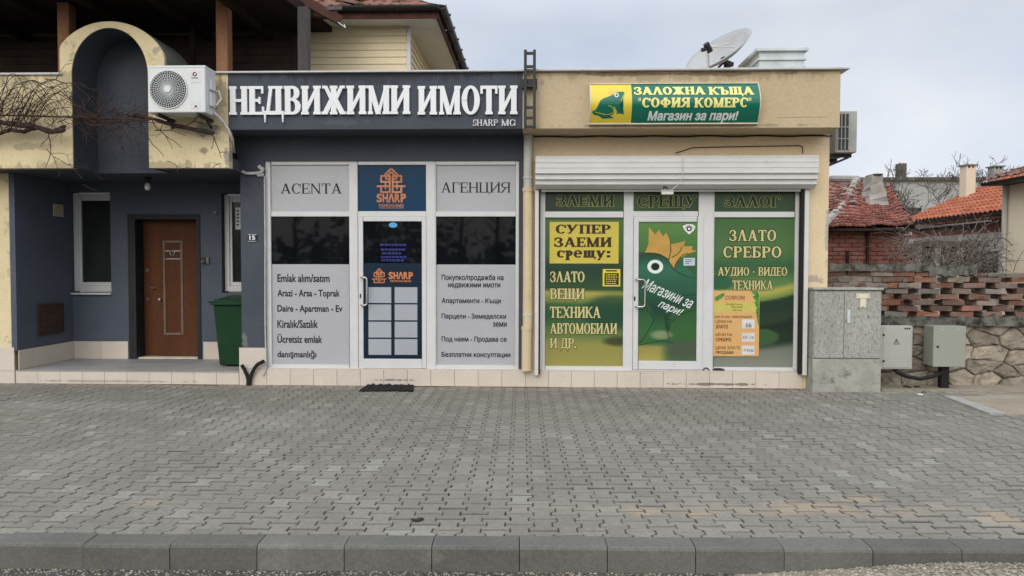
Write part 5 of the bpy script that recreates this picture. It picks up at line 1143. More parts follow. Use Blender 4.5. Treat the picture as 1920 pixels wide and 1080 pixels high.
for k in range(10): c = P(488 + rr.uniform(-4, 6), 322 + rr.uniform(-9, 9), D - .02); g.sphere((c.x, c.y, c.z), rr.uniform(.018, .035), 7, 5, (1, .6, 1))
tag(g.build('pipe_seal', 'hose', smooth=True), 'lumpy white foam seal where hose enters the wall beside shop window', 'pipe seal')
g = MB(); g.tube([P(496, 330, D - .01), P(497, 450, D - .012), P(497, 600, D - .012), P(498, 650, D - .012), P(499, 690, D - .03), P(493, 705, D - .03)], .009, 6); tag(g.build('cable', 'hose'), 'thin white cable running down beside left edge of agency window frame', 'cable')
# bare vine
V = thing('vine', 'leafless brown grape vine trained along the yellow balcony front', 'vine', (X(180, F), F - .2, P(180, 240, F).z))
rr = random.Random(21); g = MB()
def wob(pts, Y, j=1.2): return [P(u + rr.uniform(-j, j), v + rr.uniform(-j, j), Y + rr.uniform(-.03, .03)) for u, v in pts]
def limb(pts, Y, r0, r1, j=1.0, sub=4):
    full = []
    for (a, b), (c_, d_) in zip(pts, pts[1:]):
        for k in range(sub): full.append((a + (c_ - a) * k / sub, b + (d_ - b) * k / sub))
    full.append(pts[-1]); m = len(full); q = wob(full, Y, j)
    g.tube(q, [(r0 + (r1 - r0) * k / (m - 1)) * rr.uniform(.85, 1.15) for k in range(m)], 6)
limb([(-620, 205), (-420, 214), (-250, 208), (-120, 215), (-30, 222), (20, 232), (60, 236), (95, 247), (120, 244)], F - .22, .040, .030); limb([(-380, 226), (-220, 240), (-60, 250), (0, 250), (20, 243), (45, 247), (70, 240), (100, 245), (122, 236)], F - .18, .034, .02)
limb([(250, 215), (290, 224), (330, 236), (370, 244), (400, 249)], F - .16, .020, .030, .6); limb([(-620, 222), (-300, 219), (-120, 217), (0, 216), (90, 218), (180, 221), (280, 225)], F - .24, .011, .011, .3, 3)
g.build('trunk', 'vinered', V)
g = MB()
def twig(u, v, ang, L, Y, r, depth=0):
    pts = []; n = max(4, int(L / 9)); a = ang
    for k in range(n + 1):
        pts.append(P(u, v, Y)); a += rr.gauss(0, .20) + .03 * math.sin(k); u += L / n * math.cos(a); v -= L / n * math.sin(a); Y += rr.gauss(0, .012)
        v += k * .10
        if depth < 2 and rr.random() < .22: twig(u, v, a + rr.choice((-1, 1)) * rr.uniform(.4, 1.1), L * rr.uniform(.25, .55), Y, r * .75, depth + 1)
    g.tube(pts, [r * (1 - .5 * k / n) for k in range(n + 1)], 5)
for k in range(26): twig(rr.uniform(-420, -40), rr.uniform(215, 240), rr.uniform(.2, 2.9), rr.uniform(50, 120), F - rr.uniform(.12, .32), rr.uniform(.004, .0075))
for k in range(18): twig(rr.uniform(-40, 125), rr.uniform(228, 248), rr.uniform(.2, 2.9), rr.uniform(50, 120), F - rr.uniform(.12, .32), rr.uniform(.004, .0075))
for k in range(26): twig(rr.uniform(130, 270), rr.uniform(214, 236), rr.choice((rr.uniform(-.5, .6), rr.uniform(2.6, 3.7))), rr.uniform(30, 75), F - rr.uniform(.1, .3), rr.uniform(.0035, .007))
for k in range(16): twig(rr.uniform(130, 240), rr.uniform(218, 245), rr.uniform(-.3, .5), rr.uniform(40, 90), F - rr.uniform(.1, .25), rr.uniform(.003, .005))
for k in range(10): twig(rr.uniform(140, 230), rr.uniform(222, 240), rr.uniform(-1.3, -.7), rr.uniform(50, 85), F - rr.uniform(.1, .3), rr.uniform(.004, .006))
for u, v, a, L in ((255, 218, -.9, 90), (285, 226, -1.0, 75), (330, 238, -.15, 90), (395, 249, -.8, 50), (60, 236, 1.0, 120), (10, 240, .8, 150), (-10, 236, 1.2, 110), (60, 150, -.3, 70), (85, 148, -.5, 80), (290, 245, .1, 60)): twig(u, v, a, L, F - .2, .007)
twig(90, 246, -1.45, 70, F - .2, .007); twig(88, 280, -1.2, 85, F - .2, .005); twig(150, 200, .5, 40, F - .2, .006)
for k in range(22):
    u0 = rr.uniform(-60, 60); w_ = rr.uniform(70, 190); hgt = rr.uniform(25, 95); Yv = F - rr.uniform(.1, .35); v0 = rr.uniform(225, 245)
    g.tube([P(u0 + w_ * k2 / 12 + rr.uniform(-1.5, 1.5), v0 - hgt * math.sin(math.pi * (k2 / 12) ** rr.uniform(.85, .95)) + rr.uniform(-1.5, 1.5), Yv + .01 * k2) for k2 in range(13)], [.0055 * (1 - .5 * k2 / 12) for k2 in range(13)], 5)
g.build('twigs', 'vinered', V)
# porch lamp, vent, hatch, intercom, number
g = MB(); c = P(277, 350, F + 1.0); LT = thing('porch_lamp', 'small bare bulb lamp under the porch ceiling above brown door', 'lamp', (c.x, c.y, c.z - .08))
g.tube([(c.x, c.y, ZC + .003), (c.x, c.y, ZC - .03)], .05, 14); g.tube([(c.x, c.y, ZC - .03), (c.x, c.y, ZC - .09)], .028, 12); g.build('holder', 'black', LT)
g = MB(); zl = ZC - .09; g.tube([(c.x, c.y, zl), (c.x, c.y, zl - .05), (c.x, c.y, zl - .085), (c.x, c.y, zl - .10)], [.032, .045, .036, .01], 14); g.build('bulb', 'glow', LT, smooth=True)
xw = xL
def onleft(u0, v0, u1, v1, dep):      # rectangle on porch's left inner wall (x = xL) from measured pixels
    def Q(u, v): d = ray(u, v); return EYE + d * (xL / d.x)
    a, b = Q(u0, (v0 + v1) / 2), Q(u1, (v0 + v1) / 2); z1 = Q((u0 + u1) / 2, v0).z; z0 = Q((u0 + u1) / 2, v1).z
    return (xL + .001, xL + dep, a.y, b.y, z0, z1)
g = MB(); bx = onleft(99, 383, 117, 406, .02); VT = thing('wall_vent', 'cream louvred vent cover on slate porch side wall', 'vent', (xL, bx[2], bx[4])); g.box(*bx); g.build('plate', 'vent', VT, bevel=.004)
g = MB()
for k in range(4): z = bx[4] + (bx[5] - bx[4]) * (.2 + .19 * k); g.box(xL + .02, xL + .030, bx[2] + .04, bx[3] - .04, z, z + .012)
g.build('louvres', 'vent', VT)
bx = onleft(69, 569, 117, 626, .03); HT = thing('wall_hatch', 'brown wooden hatch door low on slate porch side wall', 'hatch', (xL, bx[2], bx[4])); g = MB(); g.box(*bx); g.build('frame', 'hatch', HT, bevel=.006)
g = MB(); g.box(xL + .03, xL + .042, bx[2] + .07, bx[3] - .07, bx[4] + .05, bx[5] - .05); g.build('panel', 'hatch', HT, bevel=.004)
IC = thing('intercom', 'small dark doorbell intercom box beside brown front door', 'intercom', tuple(P(383, 495, B))); g = MB(); g.pbox(377, 482, 385, 494, B - .045, .044); g.build('housing', 'black', IC, bevel=.004)
g = MB(); g.pbox(385.5, 482, 391, 494, B - .03, .029); g.build('side_plate', 'plaster', IC, bevel=.003); g = MB(); c = P(381, 490, B); g.disc((c.x, B - .048, c.z), (0, 1, 0), .008, .006, 10); g.build('button', 'steel', IC)
NP_ = thing('house_number', 'navy enamel plate with white number 15 on slate pillar', 'sign', tuple(P(473, 453, D))); g = MB(); g.pbox(464.5, 439, 482, 453, D - .014, .013); g.build('plate', 'plate', NP_, bevel=.003)
g = MB(); put_sans(g, '15', (467.5, 441.5, 478.5, 450), D - .0155, off=.03); g.build('lettering', 'whiteink', NP_)
g = MB(); g.flat([(464.8, 439.3), (481.7, 439.3), (481.7, 439.9), (464.8, 439.9)], D - .0152); g.flat([(464.8, 452.1), (481.7, 452.1), (481.7, 452.7), (464.8, 452.7)], D - .0152); g.build('border', 'whiteink', NP_)
c = P(404, 401, B); g = MB(); g.tube([(c.x, B - .001, c.z), (c.x, B - .05, c.z), (c.x + .03, B - .06, c.z + .04)], .008, 6); tag(g.build('wire_end', 'hose'), 'short white wire end sticking out of porch wall beside right window', 'wire')
NT = thing('notice', 'pale paper notice behind the narrow porch window next to the slate pillar', 'notice', tuple(P(446, 428, B))); g = MB(); g.pbox(441.5, 389, 452, 430, B - .01, .004); g.build('sheet', 'label', NT)
g = MB()
for k in range(5): g.pbox(443.5, 394 + k * 6.5, 448, 397 + k * 6.5, B - .0115, .001)
g.build('print', 'ink', NT)
# wheelie bin
yb = 10.45; BN = thing('wheelie_bin', 'green plastic wheelie bin standing on the porch behind slate pillar', 'bin', (X(432, yb), yb, ZF))
zb0, zb1 = ZF, P(425, 572, yb).z; xa0, xa1 = X(409, yb), X(462, yb); xt0, xt1 = X(401, yb), X(468, yb)
g = MB(); g.hexa([(xa0, yb, zb0 + .02), (xa1, yb, zb0 + .02), (xa1, yb + .46, zb0 + .02), (xa0, yb + .46, zb0 + .02), (xt0, yb - .05, zb1), (xt1, yb - .05, zb1), (xt1, yb + .5, zb1), (xt0, yb + .5, zb1)]); g.build('body', 'bingreen', BN, bevel=.02)
g = MB(); g.box(xt0 - .025, xt1 + .02, yb - .085, yb + .54, zb1 + .001, zb1 + .035); g.build('rim', 'bingreen', BN, bevel=.012)
g = MB(); zl = zb1 + .036; g.hexa([(xt0 - .03, yb - .09, zl), (xt1 + .02, yb - .09, zl), (xt1 + .02, yb + .56, zl), (xt0 - .03, yb + .56, zl), (xt0 + .03, yb - .05, zl + .045), (xt1 - .03, yb - .05, zl + .045), (xt1 - .03, yb + .5, zl + .085), (xt0 + .03, yb + .5, zl + .085)]); g.bar((xt0 - .05, yb - .07, zl + .01), (xt0 + .04, yb - .07, zl + .01), .04, .03); g.build('lid', 'bingreen', BN, bevel=.012)
for x in (xa0 + .02, xa1 - .05):
    g = MB(); g.disc((x + .015, yb + .42, zb0 + .085), (1, 0, 0), .085, .04, 18); g.build('wheel', 'rubber', BN)
# black conduit stubs
g = MB(); c0 = G(468, 722); yy = c0.y - .03
CS = thing('conduit_stub', 'pair of black corrugated conduit ends forking from paving before pillar', 'conduit', (c0.x, yy, 0))
def corr(mb, pts, r):
    full = []
    for a, b in zip(pts, pts[1:]):
        for k in range(10): full.append(a.lerp(b, k / 10))
    full.append(pts[-1]); mb.tube(full, [r * (1.12 if k % 2 else .92) for k in range(len(full))], 9)
for s_, m_ in ((-1, 'left'), (1, 'right')):
    g = MB(); pts = [Vector((c0.x + s_ * .012, yy, -.02)), P(467 + s_ * 1.5, 712, yy), P(467 + s_ * 4, 703, yy - .01), P(467 + s_ * 9, 692, yy - .02)] + ([P(453, 684, yy - .03)] if s_ < 0 else [P(483, 683, yy - .03), P(495, 677, yy - .04)]); corr(g, pts, .024); g.build('conduit', 'rubber', CS)
# doormat
a, b, c_, d_ = G(673, 735), G(774, 734), G(776, 722.5), G(690, 722.5); rr = random.Random(9); g = MB(); nx, ny = 30, 10
for j in range(ny + 1):
    for i in range(nx + 1): q = a.lerp(b, i / nx).lerp(d_.lerp(c_, i / nx), j / ny); g.v.append((q.x + rr.gauss(0, .004), q.y + rr.gauss(0, .006), .012 + rr.random() * .014 + (.02 if rr.random() < .06 else 0)))
for j in range(ny):
    for i in range(nx): q = j * (nx + 1) + i; g.f.append((q, q + 1, q + nx + 2, q + nx + 1))
ring_ = [i for i in range(nx + 1)] + [j * (nx + 1) + nx for j in range(1, ny + 1)] + [ny * (nx + 1) + i for i in range(nx - 1, -1, -1)] + [j * (nx + 1) for j in range(ny - 1, 0, -1)]
i0 = len(g.v); g.v += [(g.v[k][0], g.v[k][1], -.01) for k in ring_]
for k in range(len(ring_)): g.f.append((ring_[k], i0 + k, i0 + (k + 1) % len(ring_), ring_[(k + 1) % len(ring_)]))
tag(g.build('doormat', 'mat'), 'worn black doormat lying on paving before the agency door', 'doormat')
# ladder on the overhang, downpipe
LD = thing('ladder', 'short black steel roof ladder bolted upright where the two shop fronts meet', 'ladder', (X(993, F), F - .08, P(993, 240, F).z))
Yl = F - .13; zl0, zl1 = P(993, 240, Yl).z, P(993, 95, Yl).z
for u in (985, 1002): g = MB(); x = X(u, Yl, 160); g.box(x - .018, x + .018, Yl, Yl + .05, zl0, zl1 + .015); g.build('rail', 'black', LD, bevel=.003)
for v in (99, 124, 160, 201, 220.5, 237): g = MB(); z = P(993, v, Yl).z; g.box(X(985, Yl, 160) + .0185, X(1002, Yl, 160) - .0185, Yl + .01, Yl + .04, z - .016, z + .016); g.build('rung', 'black', LD)
g = MB(); za, zb = P(990, 163, Yl).z, P(990, 146, Yl).z; g.box(X(977, F), X(1006, F), F - .079, F - .04, za, zb); g.box(X(978, F), X(982, F), F - .04, F - .001, za, zb); g.box(X(1001, F), X(1005, F), F - .04, F - .001, za, zb); g.build('mounting_plate', 'black', LD)
DP = thing('downpipe', 'round downpipe between the two shops, pale above and beige below', 'downpipe', (X(989, D), D - .08, P(989, 695, D).z)); xp = X(989.5, D - .07, 400); yp = D - .072
zj = P(989, 352, yp).z; zk = P(989, 612, yp).z; ze = P(989, 695, yp).z
g = MB(); g.tube([(xp, yp, ZS - .002), (xp, yp, zj)], .058, 18); g.build('upper_pipe', 'pipewhite', DP, smooth=False)
g = MB(); g.tube([(xp, yp, zj), (xp, yp, zj - .05)], .070, 18); g.tube([(xp, yp, zj - .05), (xp, yp, zk)], .063, 18); g.build('lower_pipe', 'pipebeige', DP)
g = MB(); g.tube([(xp - .01, yp, zk), (xp - .01, yp, zk - .05)], .072, 18); g.tube([(xp - .01, yp, zk - .05), (xp - .012, yp, ze)], .066, 18); g.build('end_pipe', 'pipebeige', DP)
g = MB()
for z in (zj + .12, zk + .15): g.tube([(xp, yp, z), (xp, yp, z + .02)], .067, 16)
g.build('clamps', 'galv', DP)
# dish, roof vent, right outdoor unit
SD = thing('satellite_dish', 'large pale satellite dish tilted up on the tan shop roof', 'satellite dish', tuple(P(1350, 131, 11.3)))
Yd = 11.5; ca = P(1390, 54, Yd + .15); cb = P(1302, 134, Yd - .1); cc = (ca + cb) / 2; ax1 = (ca - cb).normalized(); Rd = (ca - cb).length / 2
nrm = Vector((-.66, -.42, .62)); nrm = (nrm - ax1 * nrm.dot(ax1)).normalized(); ax2 = nrm.cross(ax1)
g = MB(); NR, NA = 8, 40; g.v.append(tuple(cc - nrm * .17))
for i in range(1, NR + 1):
    r = Rd * i / NR
    for k in range(NA): t = 2 * math.pi * k / NA; g.v.append(tuple(cc + ax1 * r * math.cos(t) + ax2 * r * math.sin(t) - nrm * .17 * (1 - (r / Rd) ** 2)))
for k in range(NA): g.f.append((0, 1 + k, 1 + (k + 1) % NA))
for i in range(NR - 1):
    for k in range(NA): a = 1 + i * NA + k; b = 1 + i * NA + (k + 1) % NA; g.f.append((a, a + NA, b + NA, b))
dsh = g.build('reflector', 'dish', SD, smooth=True); sd = dsh.modifiers.new('thickness', 'SOLIDIFY'); sd.thickness = .012
fp = P(1327, 88, Yd - .45); g = MB()
for p in (P(1366, 82, Yd - .05), P(1330, 130, Yd - .15), cc - ax2 * Rd * .7): g.tube([fp, p], .009, 6)
g.tube([P(1324, 90, Yd - .45), P(1327, 131, Yd - .4)], .012, 6); g.build('feed_arm', 'galv', SD)
g = MB(); g.tube([fp + nrm * .06, fp - nrm * .08], .045, 12); g.tube([fp - nrm * .02, fp - nrm * .02 + Vector((-.1, 0, -.03))], .03, 10); g.build('receiver', 'black', SD)
g = MB(); pb_ = P(1362, 118, Yd + .2); g.tube([cc - nrm * .17, pb_], .05, 8); g.bar(pb_, P(1372, 122, Yd + .25), .09, .06); g.tube([pb_, (pb_.x, pb_.y, ZS + .16)], .04, 8); g.tube([pb_ + Vector((.02, 0, .08)), P(1346, 128, Yd + .1)], .02, 6); g.build('mount', 'black', SD)
RV = thing('roof_vent', 'white painted sheet metal vent box on right end of tan shop roof', 'roof vent', tuple(P(1450, 131, 10.9)))
Yr = 10.75; x0, x1 = X(1424, Yr, 100), X(1508, Yr, 100); z0 = ZS + .16; z1 = P(1460, 97, Yr).z; Lb = Yr + .9
g = MB(); g.box(x0, x1, Yr, Lb, z0, z1); g.build('body', 'galv', RV)
g = MB(); zz = P(1460, 113, Yr).z; g.box(x0 - .025, x1 + .025, Yr - .025, Lb + .02, zz, zz + .03); zz = P(1460, 127, Yr).z; g.box(x0 - .02, x1 + .02, Yr - .02, Lb + .02, zz, zz + .02); g.build('band', 'galv', RV)
g = MB(); g.box(x0 - .05, x1 + .045, Yr - .05, Lb + .05, z1 + .001, z1 + .05); g.build('lid', 'galv', RV, bevel=.006)
xs_ = X(1553, D) + .0; Ya = 10.55
UR = thing('air_conditioner', 'weathered grey outdoor air conditioning unit on side wall of tan shop', 'air conditioner', (X(1582, Ya), Ya, P(1580, 292, Ya).z))
x0, x1 = X(1563, Ya), X(1603, Ya); z0, z1 = P(1580, 286, Ya).z, P(1580, 208, Ya).z
g = MB(); g.box(x0, x1, Ya, Ya + .8, z0, z1); g.build('body', 'acgrey', UR, bevel=.01)
g = MB(); g.pbox(1571, 213, 1592, 281, Ya - .004, .003); g.build('coil', 'fan', UR)
g = MB()
for u in (1571, 1578, 1585, 1592): g.pbox(u - .8, 213, u + .8, 281, Ya - .014, .009)
for v in (238, 260): g.pbox(1571, v - .8, 1592, v + .8, Ya - .017, .003)
g.build('grille', 'acgrey', UR)
xw_ = X(1552, D) + .002
for y in (Ya + .12, Ya + .62):
    g = MB(); g.box(xw_, x1 - .02, y, y + .04, z0 - .05, z0 - .004); g.bar((xw_ + .02, y + .02, z0 - .26), (x1 - .06, y + .02, z0 - .05), .03, .03); g.build('bracket', 'black', UR)

# ------------------------------------------------------------------ right side: cabinets and garden wall
c = G(1590, 735); Yc = c.y
UC = thing('utility_cabinet', 'large weathered concrete utility cabinet with two doors beside tan shop corner', 'utility cabinet', (X(1588, Yc), Yc, 0))
x0, x1 = X(1524.5, Yc, 640), X(1653, Yc, 640); zb_, zt_ = P(1588, 673, Yc).z, P(1588, 544, Yc).z; xm = X(1582, Yc, 640)
g = MB(); g.box(x0, x1, Yc, Yc + .30, -.02, zb_ - .004); g.build('base', 'concretebase', UC, bevel=.008)
g = MB(); g.box(x0 + .004, x1 - .004, Yc + .012, Yc + .30, zb_, zt_ - .005); g.build('body', 'concrete', UC, bevel=.006)
g = MB(); g.box(x0 + .012, xm - .004, Yc - .002, Yc + .011, zb_ + .012, zt_ - .02); g.build('door', 'concrete', UC, bevel=.004)
g = MB(); g.box(xm + .004, x1 - .014, Yc - .002, Yc + .011, zb_ + .012, zt_ - .02); d_ = g.build('door', 'concrete', UC, bevel=.004)
g = MB()
g.pbox(1589, 581, 1594.5, 606, Yc - .018, .015); g.build('handle', 'galv', d_, bevel=.003)
g = MB(); g.pbox(1605.5, 550.5, 1632, 559.5, Yc - .010, .007); g.pbox(1613, 560, 1624, 576.5, Yc - .010, .007); g.build('name_plate', 'cream', d_, bevel=.001)
g = MB()
for u, v in ((1608, 555), (1629.5, 555), (1618, 575), (1627, 579), (1609, 593), (1627.5, 593), (1610, 579)): c = P(u, v, Yc - .011); g.disc(c, (0, 1, 0), .006, .004, 8)
g.build('screws', 'black', d_)
g = MB(); g.box(x0 - .012, x1 + .012, Yc - .018, Yc + .31, zt_, zt_ + .028); g.build('lid', 'concretebase', UC, bevel=.006)
Yw = 10.36                                    # garden wall face
Ym = Yc + .18
MX = thing('meter_box', 'flat light grey meter box with warning triangle, attached beside concrete cabinet', 'meter box', (X(1683, Ym), Ym, P(1683, 692, Ym).z))
g = MB(); g.pbox(1650, 611, 1711, 692, Ym, .13); g.build('body', 'boxgrey', MX, bevel=.008)
g = MB(); g.pbox(1656, 614, 1708.5, 689, Ym - .006, .005); g.build('door', 'boxgrey', MX, bevel=.003)
g = MB(); tri = [P(1680.5, 634.5, Ym), P(1674.5, 645.5, Ym), P(1686.5, 645.5, Ym)]
cen = sum(tri, Vector()) / 3
for k in range(3): a, b = tri[k], tri[(k + 1) % 3]; ai, bi = cen + (a - cen) * .72, cen + (b - cen) * .72; g.quad(*[(p.x, Ym - .0075, p.z) for p in (a, b, bi, ai)])
g.flat([(1681.2, 637.5), (1679.3, 641), (1680.6, 641), (1679.6, 644.3), (1682.2, 640.2), (1680.9, 640.2)], Ym - .0075); g.build('warning_triangle', 'ink', MX)
g = MB()
for u, v in ((1657, 628), (1657, 677)): c = P(u, v, Ym - .008); g.disc(c, (0, 1, 0), .014, .01, 12)
for a in (1696, 1700, 1704): g.pbox(a, 614.5, a + 3, 617.5, Ym - .0075, .001)
g.build('hinges', 'black', MX)
Yg = 9.98
MG_ = thing('meter_box', 'grey green steel meter box on a black post before the stone wall', 'meter box', (X(1780, Yg), Yg, 0))
x0, x1 = X(1750, Yg, 650), X(1811, Yg, 650); z0, z1 = P(1780, 688, Yg).z, P(1780, 611.5, Yg).z
g = MB(); g.box(x0 + .004, x1 - .004, Yg + .022, Yg + .26, z0 + .004, z1 - .004); g.build('body', 'boxgreen', MG_, bevel=.008)
g = MB(); g.box(x0, x1, Yg, Yg + .02, z0, z1); dd = g.build('door', 'boxgreen', MG_, bevel=.006)
g = MB(); c = P(1758.5, 650, Yg - .004); g.disc(c, (0, 1, 0), .014, .014, 12); g.build('lock', 'black', dd)
g = MB()
for u in (1767.5, 1798): c = P(u, 619, Yg - .003); g.sphere((c.x, c.y, c.z), .009, 8, 6)
g.build('screws', 'steel', dd)
g = MB(); g.box(X(1768, Yg + .1), X(1783, Yg + .1), Yg + .08, Yg + .18, -.02, z0 + .004); g.build('post', 'rubber', MG_, bevel=.01)
g = MB(); g.tube([P(1676, 691, Ym + .06), P(1682, 698, Ym + .05), P(1700, 706, Ym + .08), P(1725, 710.5, 9.95), P(1748, 706, 9.98), P(1768, 698, 10.02)], .026, 9); tag(g.build('cable', 'rubber', smooth=True), 'thick black cable sagging between the two meter boxes near the ground', 'cable')

GW = thing('garden_wall', 'old garden wall of rough stone below and openwork red brick above', 'wall', (X(1740, Yw), Yw, 0))
xg0, xg1 = X(1549, Yw), 10.6
zl0, zl1 = P(1760, 609, Yw).z, P(1760, 596, Yw).z
rr = random.Random(31)
g = MB(); g.box(xg0, xg1, Yw + .05, Yw + .40, -.1, zl0); g.build('stone_core', 'mortar', GW)
def boulder(mb, x0, x1, z0, z1, y, dep, r):
    nu, nv = 7, 6; i = len(mb.v); cxx, czz = (x0 + x1) / 2, (z0 + z1) / 2
    ph = [r.uniform(0, 6.28) for _ in range(6)]; sk = r.gauss(0, .05) * (x1 - x0); sz = r.gauss(0, .06) * (z1 - z0); tp = r.uniform(-.16, .16)
    for jv in range(nv + 1):
        for iu in range(nu + 1):
            a, b = iu / nu * 2 - 1, jv / nv * 2 - 1
            ra = 1 - .06 * abs(b) ** 6 + .03 * math.sin(3 * b + ph[0]); rb = 1 - .07 * abs(a) ** 6 + .05 * math.sin(2.5 * a + ph[1])
            x = cxx + a * ra * (x1 - x0) / 2 * (1 + tp * b) + sk * b; z = czz + b * rb * (z1 - z0) / 2 + sz * a
            edge = max(abs(a), abs(b)); d = dep * (1 - .55 * edge ** 7) + .018 * math.sin(4.1 * a + ph[2]) * math.cos(3.7 * b + ph[3]) + r.gauss(0, .004)
            mb.v.append((x, y - d if edge < .999 else y + .06, z))
    for jv in range(nv):
        for iu in range(nu): q = i + jv * (nu + 1) + iu; mb.f.append((q, q + 1, q + nu + 2, q + nu + 1))
def clip(poly, px, pz, nx, nz):
    out = []
    for i in range(len(poly)):
        a, b = poly[i], poly[(i + 1) % len(poly)]; da = (a[0] - px) * nx + (a[1] - pz) * nz; db = (b[0] - px) * nx + (b[1] - pz) * nz
        if da <= 0: out.append(a)
        if (da < 0 < db) or (db < 0 < da): t = da / (da - db); out.append((a[0] + (b[0] - a[0]) * t, a[1] + (b[1] - a[1]) * t))
    return out
g = MB(); seeds = []; KX = .56                  # x squeezed so that stones come out wider than tall
for row, zc in enumerate((.07, .25, .43, .61, .78)):
    x = xg0 - .3 + (.2 if row % 2 else 0)
    while x < xg1 + .5: seeds.append((x * KX + rr.gauss(0, .035), zc + rr.gauss(0, .045))); x += rr.uniform(.24, .52)
for i, (sx, sz) in enumerate(seeds):
    poly = [(xg0 * KX, -.08), (xg1 * KX, -.08), (xg1 * KX, zl0 + .005), (xg0 * KX, zl0 + .005)]
    for j, (tx, tz) in enumerate(seeds):
        if i == j or abs(tx - sx) > .9: continue
        poly = clip(poly, (sx + tx) / 2, (sz + tz) / 2, tx - sx, tz - sz)
        if len(poly) < 3: break
    if len(poly) < 3: continue
    poly = [(x / KX, z) for x, z in poly]; cx_, cz_ = sum(p[0] for p in poly) / len(poly), sum(p[1] for p in poly) / len(poly)
    fine = []
    for k in range(len(poly)):
        a, b = poly[k], poly[(k + 1) % len(poly)]; n = max(1, int(math.hypot(b[0] - a[0], b[1] - a[1]) / .06))
        fine += [(a[0] + (b[0] - a[0]) * q / n + rr.gauss(0, .006), a[1] + (b[1] - a[1]) * q / n + rr.gauss(0, .006)) for q in range(n)]
    n = len(fine); i0 = len(g.v); dep = rr.uniform(.03, .075); tl, tm = rr.gauss(0, .05), rr.gauss(0, .06); gp = rr.uniform(.003, .010)
    for sc3, dy in ((1.0, .03), (1.0, -.25), (.93, -.8), (.70, -1.0), (.38, -1.02)):
        for x, z in fine:
            dx, dz = x - cx_, z - cz_; l = math.hypot(dx, dz) + 1e-6; f = max(.1, sc3 - gp / l)
            xx, zz_ = cx_ + dx * f, cz_ + dz * f
            y = Yw + .045 + (dy if dy > 0 else dep * dy) + (tl * (xx - cx_) + tm * (zz_ - cz_) + .012 * math.sin(xx * 19 + i) * math.sin(zz_ * 23 + 2 * i) + rr.gauss(0, .004) if dy < -.5 else 0)
            g.v.append((xx, y, zz_))
    for r in range(4):
        for k in range(n): g.f.append((i0 + r * n + k, i0 + r * n + (k + 1) % n, i0 + (r + 1) * n + (k + 1) % n, i0 + (r + 1) * n + k))
    g.f.append(tuple(i0 + 4 * n + k for k in range(n)))
g.build('stones', 'stone', GW)
def rough(mb, x0, x1, y0, y1, z0, z1, r, n=26, amp=.02):
    i = len(mb.v); lo = [r.gauss(0, amp) for _ in range(n + 1)]; hi = [r.gauss(0, amp) for _ in range(n + 1)]; fy = [r.gauss(0, amp) for _ in range(n + 1)]
    for k in range(n + 1):
        x = x0 + (x1 - x0) * k / n; mb.v += [(x, y0 + fy[k], z0 + lo[k] * .7), (x, y1, z0), (x, y1, z1 + hi[k] * .5), (x, y0 + fy[k] * .8 + abs(hi[k]) * .4, z1 + hi[k])]
    for k in range(n):
        for q in range(4): p = i + 4 * k; mb.f.append((p + q, p + 4 + q, p + 4 + (q + 1) % 4, p + (q + 1) % 4))
    mb.f.append((i + 3, i + 2, i + 1, i)); p = i + 4 * n; mb.f.append((p, p + 1, p + 2, p + 3))
g = MB(); rough(g, xg0, xg1, Yw - .06, Yw + .42, zl0 - .01, zl1 + .012, rr, 90, .016); g.build('ledge', 'ledge', GW)
g = MB()
def rbrick(x0, x1, y0, y1, z0, z1):
    j = lambda s=.005: rr.gauss(0, s); t = j(.008)
    g.hexa([(x0 + j(), y0 + j(.008), z0 + j(.003)), (x1 + j(), y0 + j(.008), z0 + t * .5 + j(.003)), (x1 + j(), y1, z0 + j(.003)), (x0 + j(), y1, z0 + j(.003)), (x0 + j(), y0 + j(.008), z1 + j(.003)), (x1 + j(), y0 + j(.008), z1 + t * .5 + j(.003)), (x1 + j(), y1, z1 + j(.003)), (x0 + j(), y1, z1 + j(.003))])
ztb = P(1760, 519, Yw).z; nrow = 7; ch = (ztb - zl1 - .012) / nrow; BL = .29; pitch = .44
for r in range(nrow):
    za = zl1 + .014 + ch * r
    x = xg0 + (pitch / 2 if r % 2 else 0) - .1 + rr.gauss(0, .02)
    solid_to = X(1662 if r > 4 else 1545, Yw)
    while x < xg1:
        ln = BL * rr.uniform(.88, 1.06)
        if x + ln > xg0: rbrick(max(x, xg0), x + ln, Yw + rr.gauss(.02, .012), Yw + .27, za, za + ch - .010)
        if x < solid_to and x + ln + .02 > xg0: rbrick(max(x + ln + .01, xg0), x + pitch - .01, Yw + .02, Yw + .27, za, za + ch - .010)
        x += pitch + rr.gauss(0, .012)
zr = P(1640, 508, Yw).z; x = xg0; 
while x < X(1752, Yw): ln = rr.uniform(.24, .32); rbrick(x, x + ln, Yw + .01, Yw + .16, ztb + .008, ztb + .068); x += ln + .012
x = X(1810, Yw)
while x < xg1: ln = rr.uniform(.22, .3); rbrick(x, x + ln, Yw + .01, Yw + .16, ztb + .004, ztb + .05); x += ln + .014
g.build('brick_lattice', 'brick', GW, bevel=.006)
g = MB(); rough(g, xg0, X(1660, Yw), Yw + .035, Yw + .13, zl1 + ch * 5, ztb + .02, rr, 20, .006)
for k in range(46):      # mortar lumps between bricks
    x = rr.uniform(xg0, xg1); r = rr.randrange(nrow); g.sphere((x, Yw + .06, zl1 + .012 + ch * r), rr.uniform(.018, .035), 7, 5, (1.8, 1, .5))
g.build('mortar', 'mortar', GW)
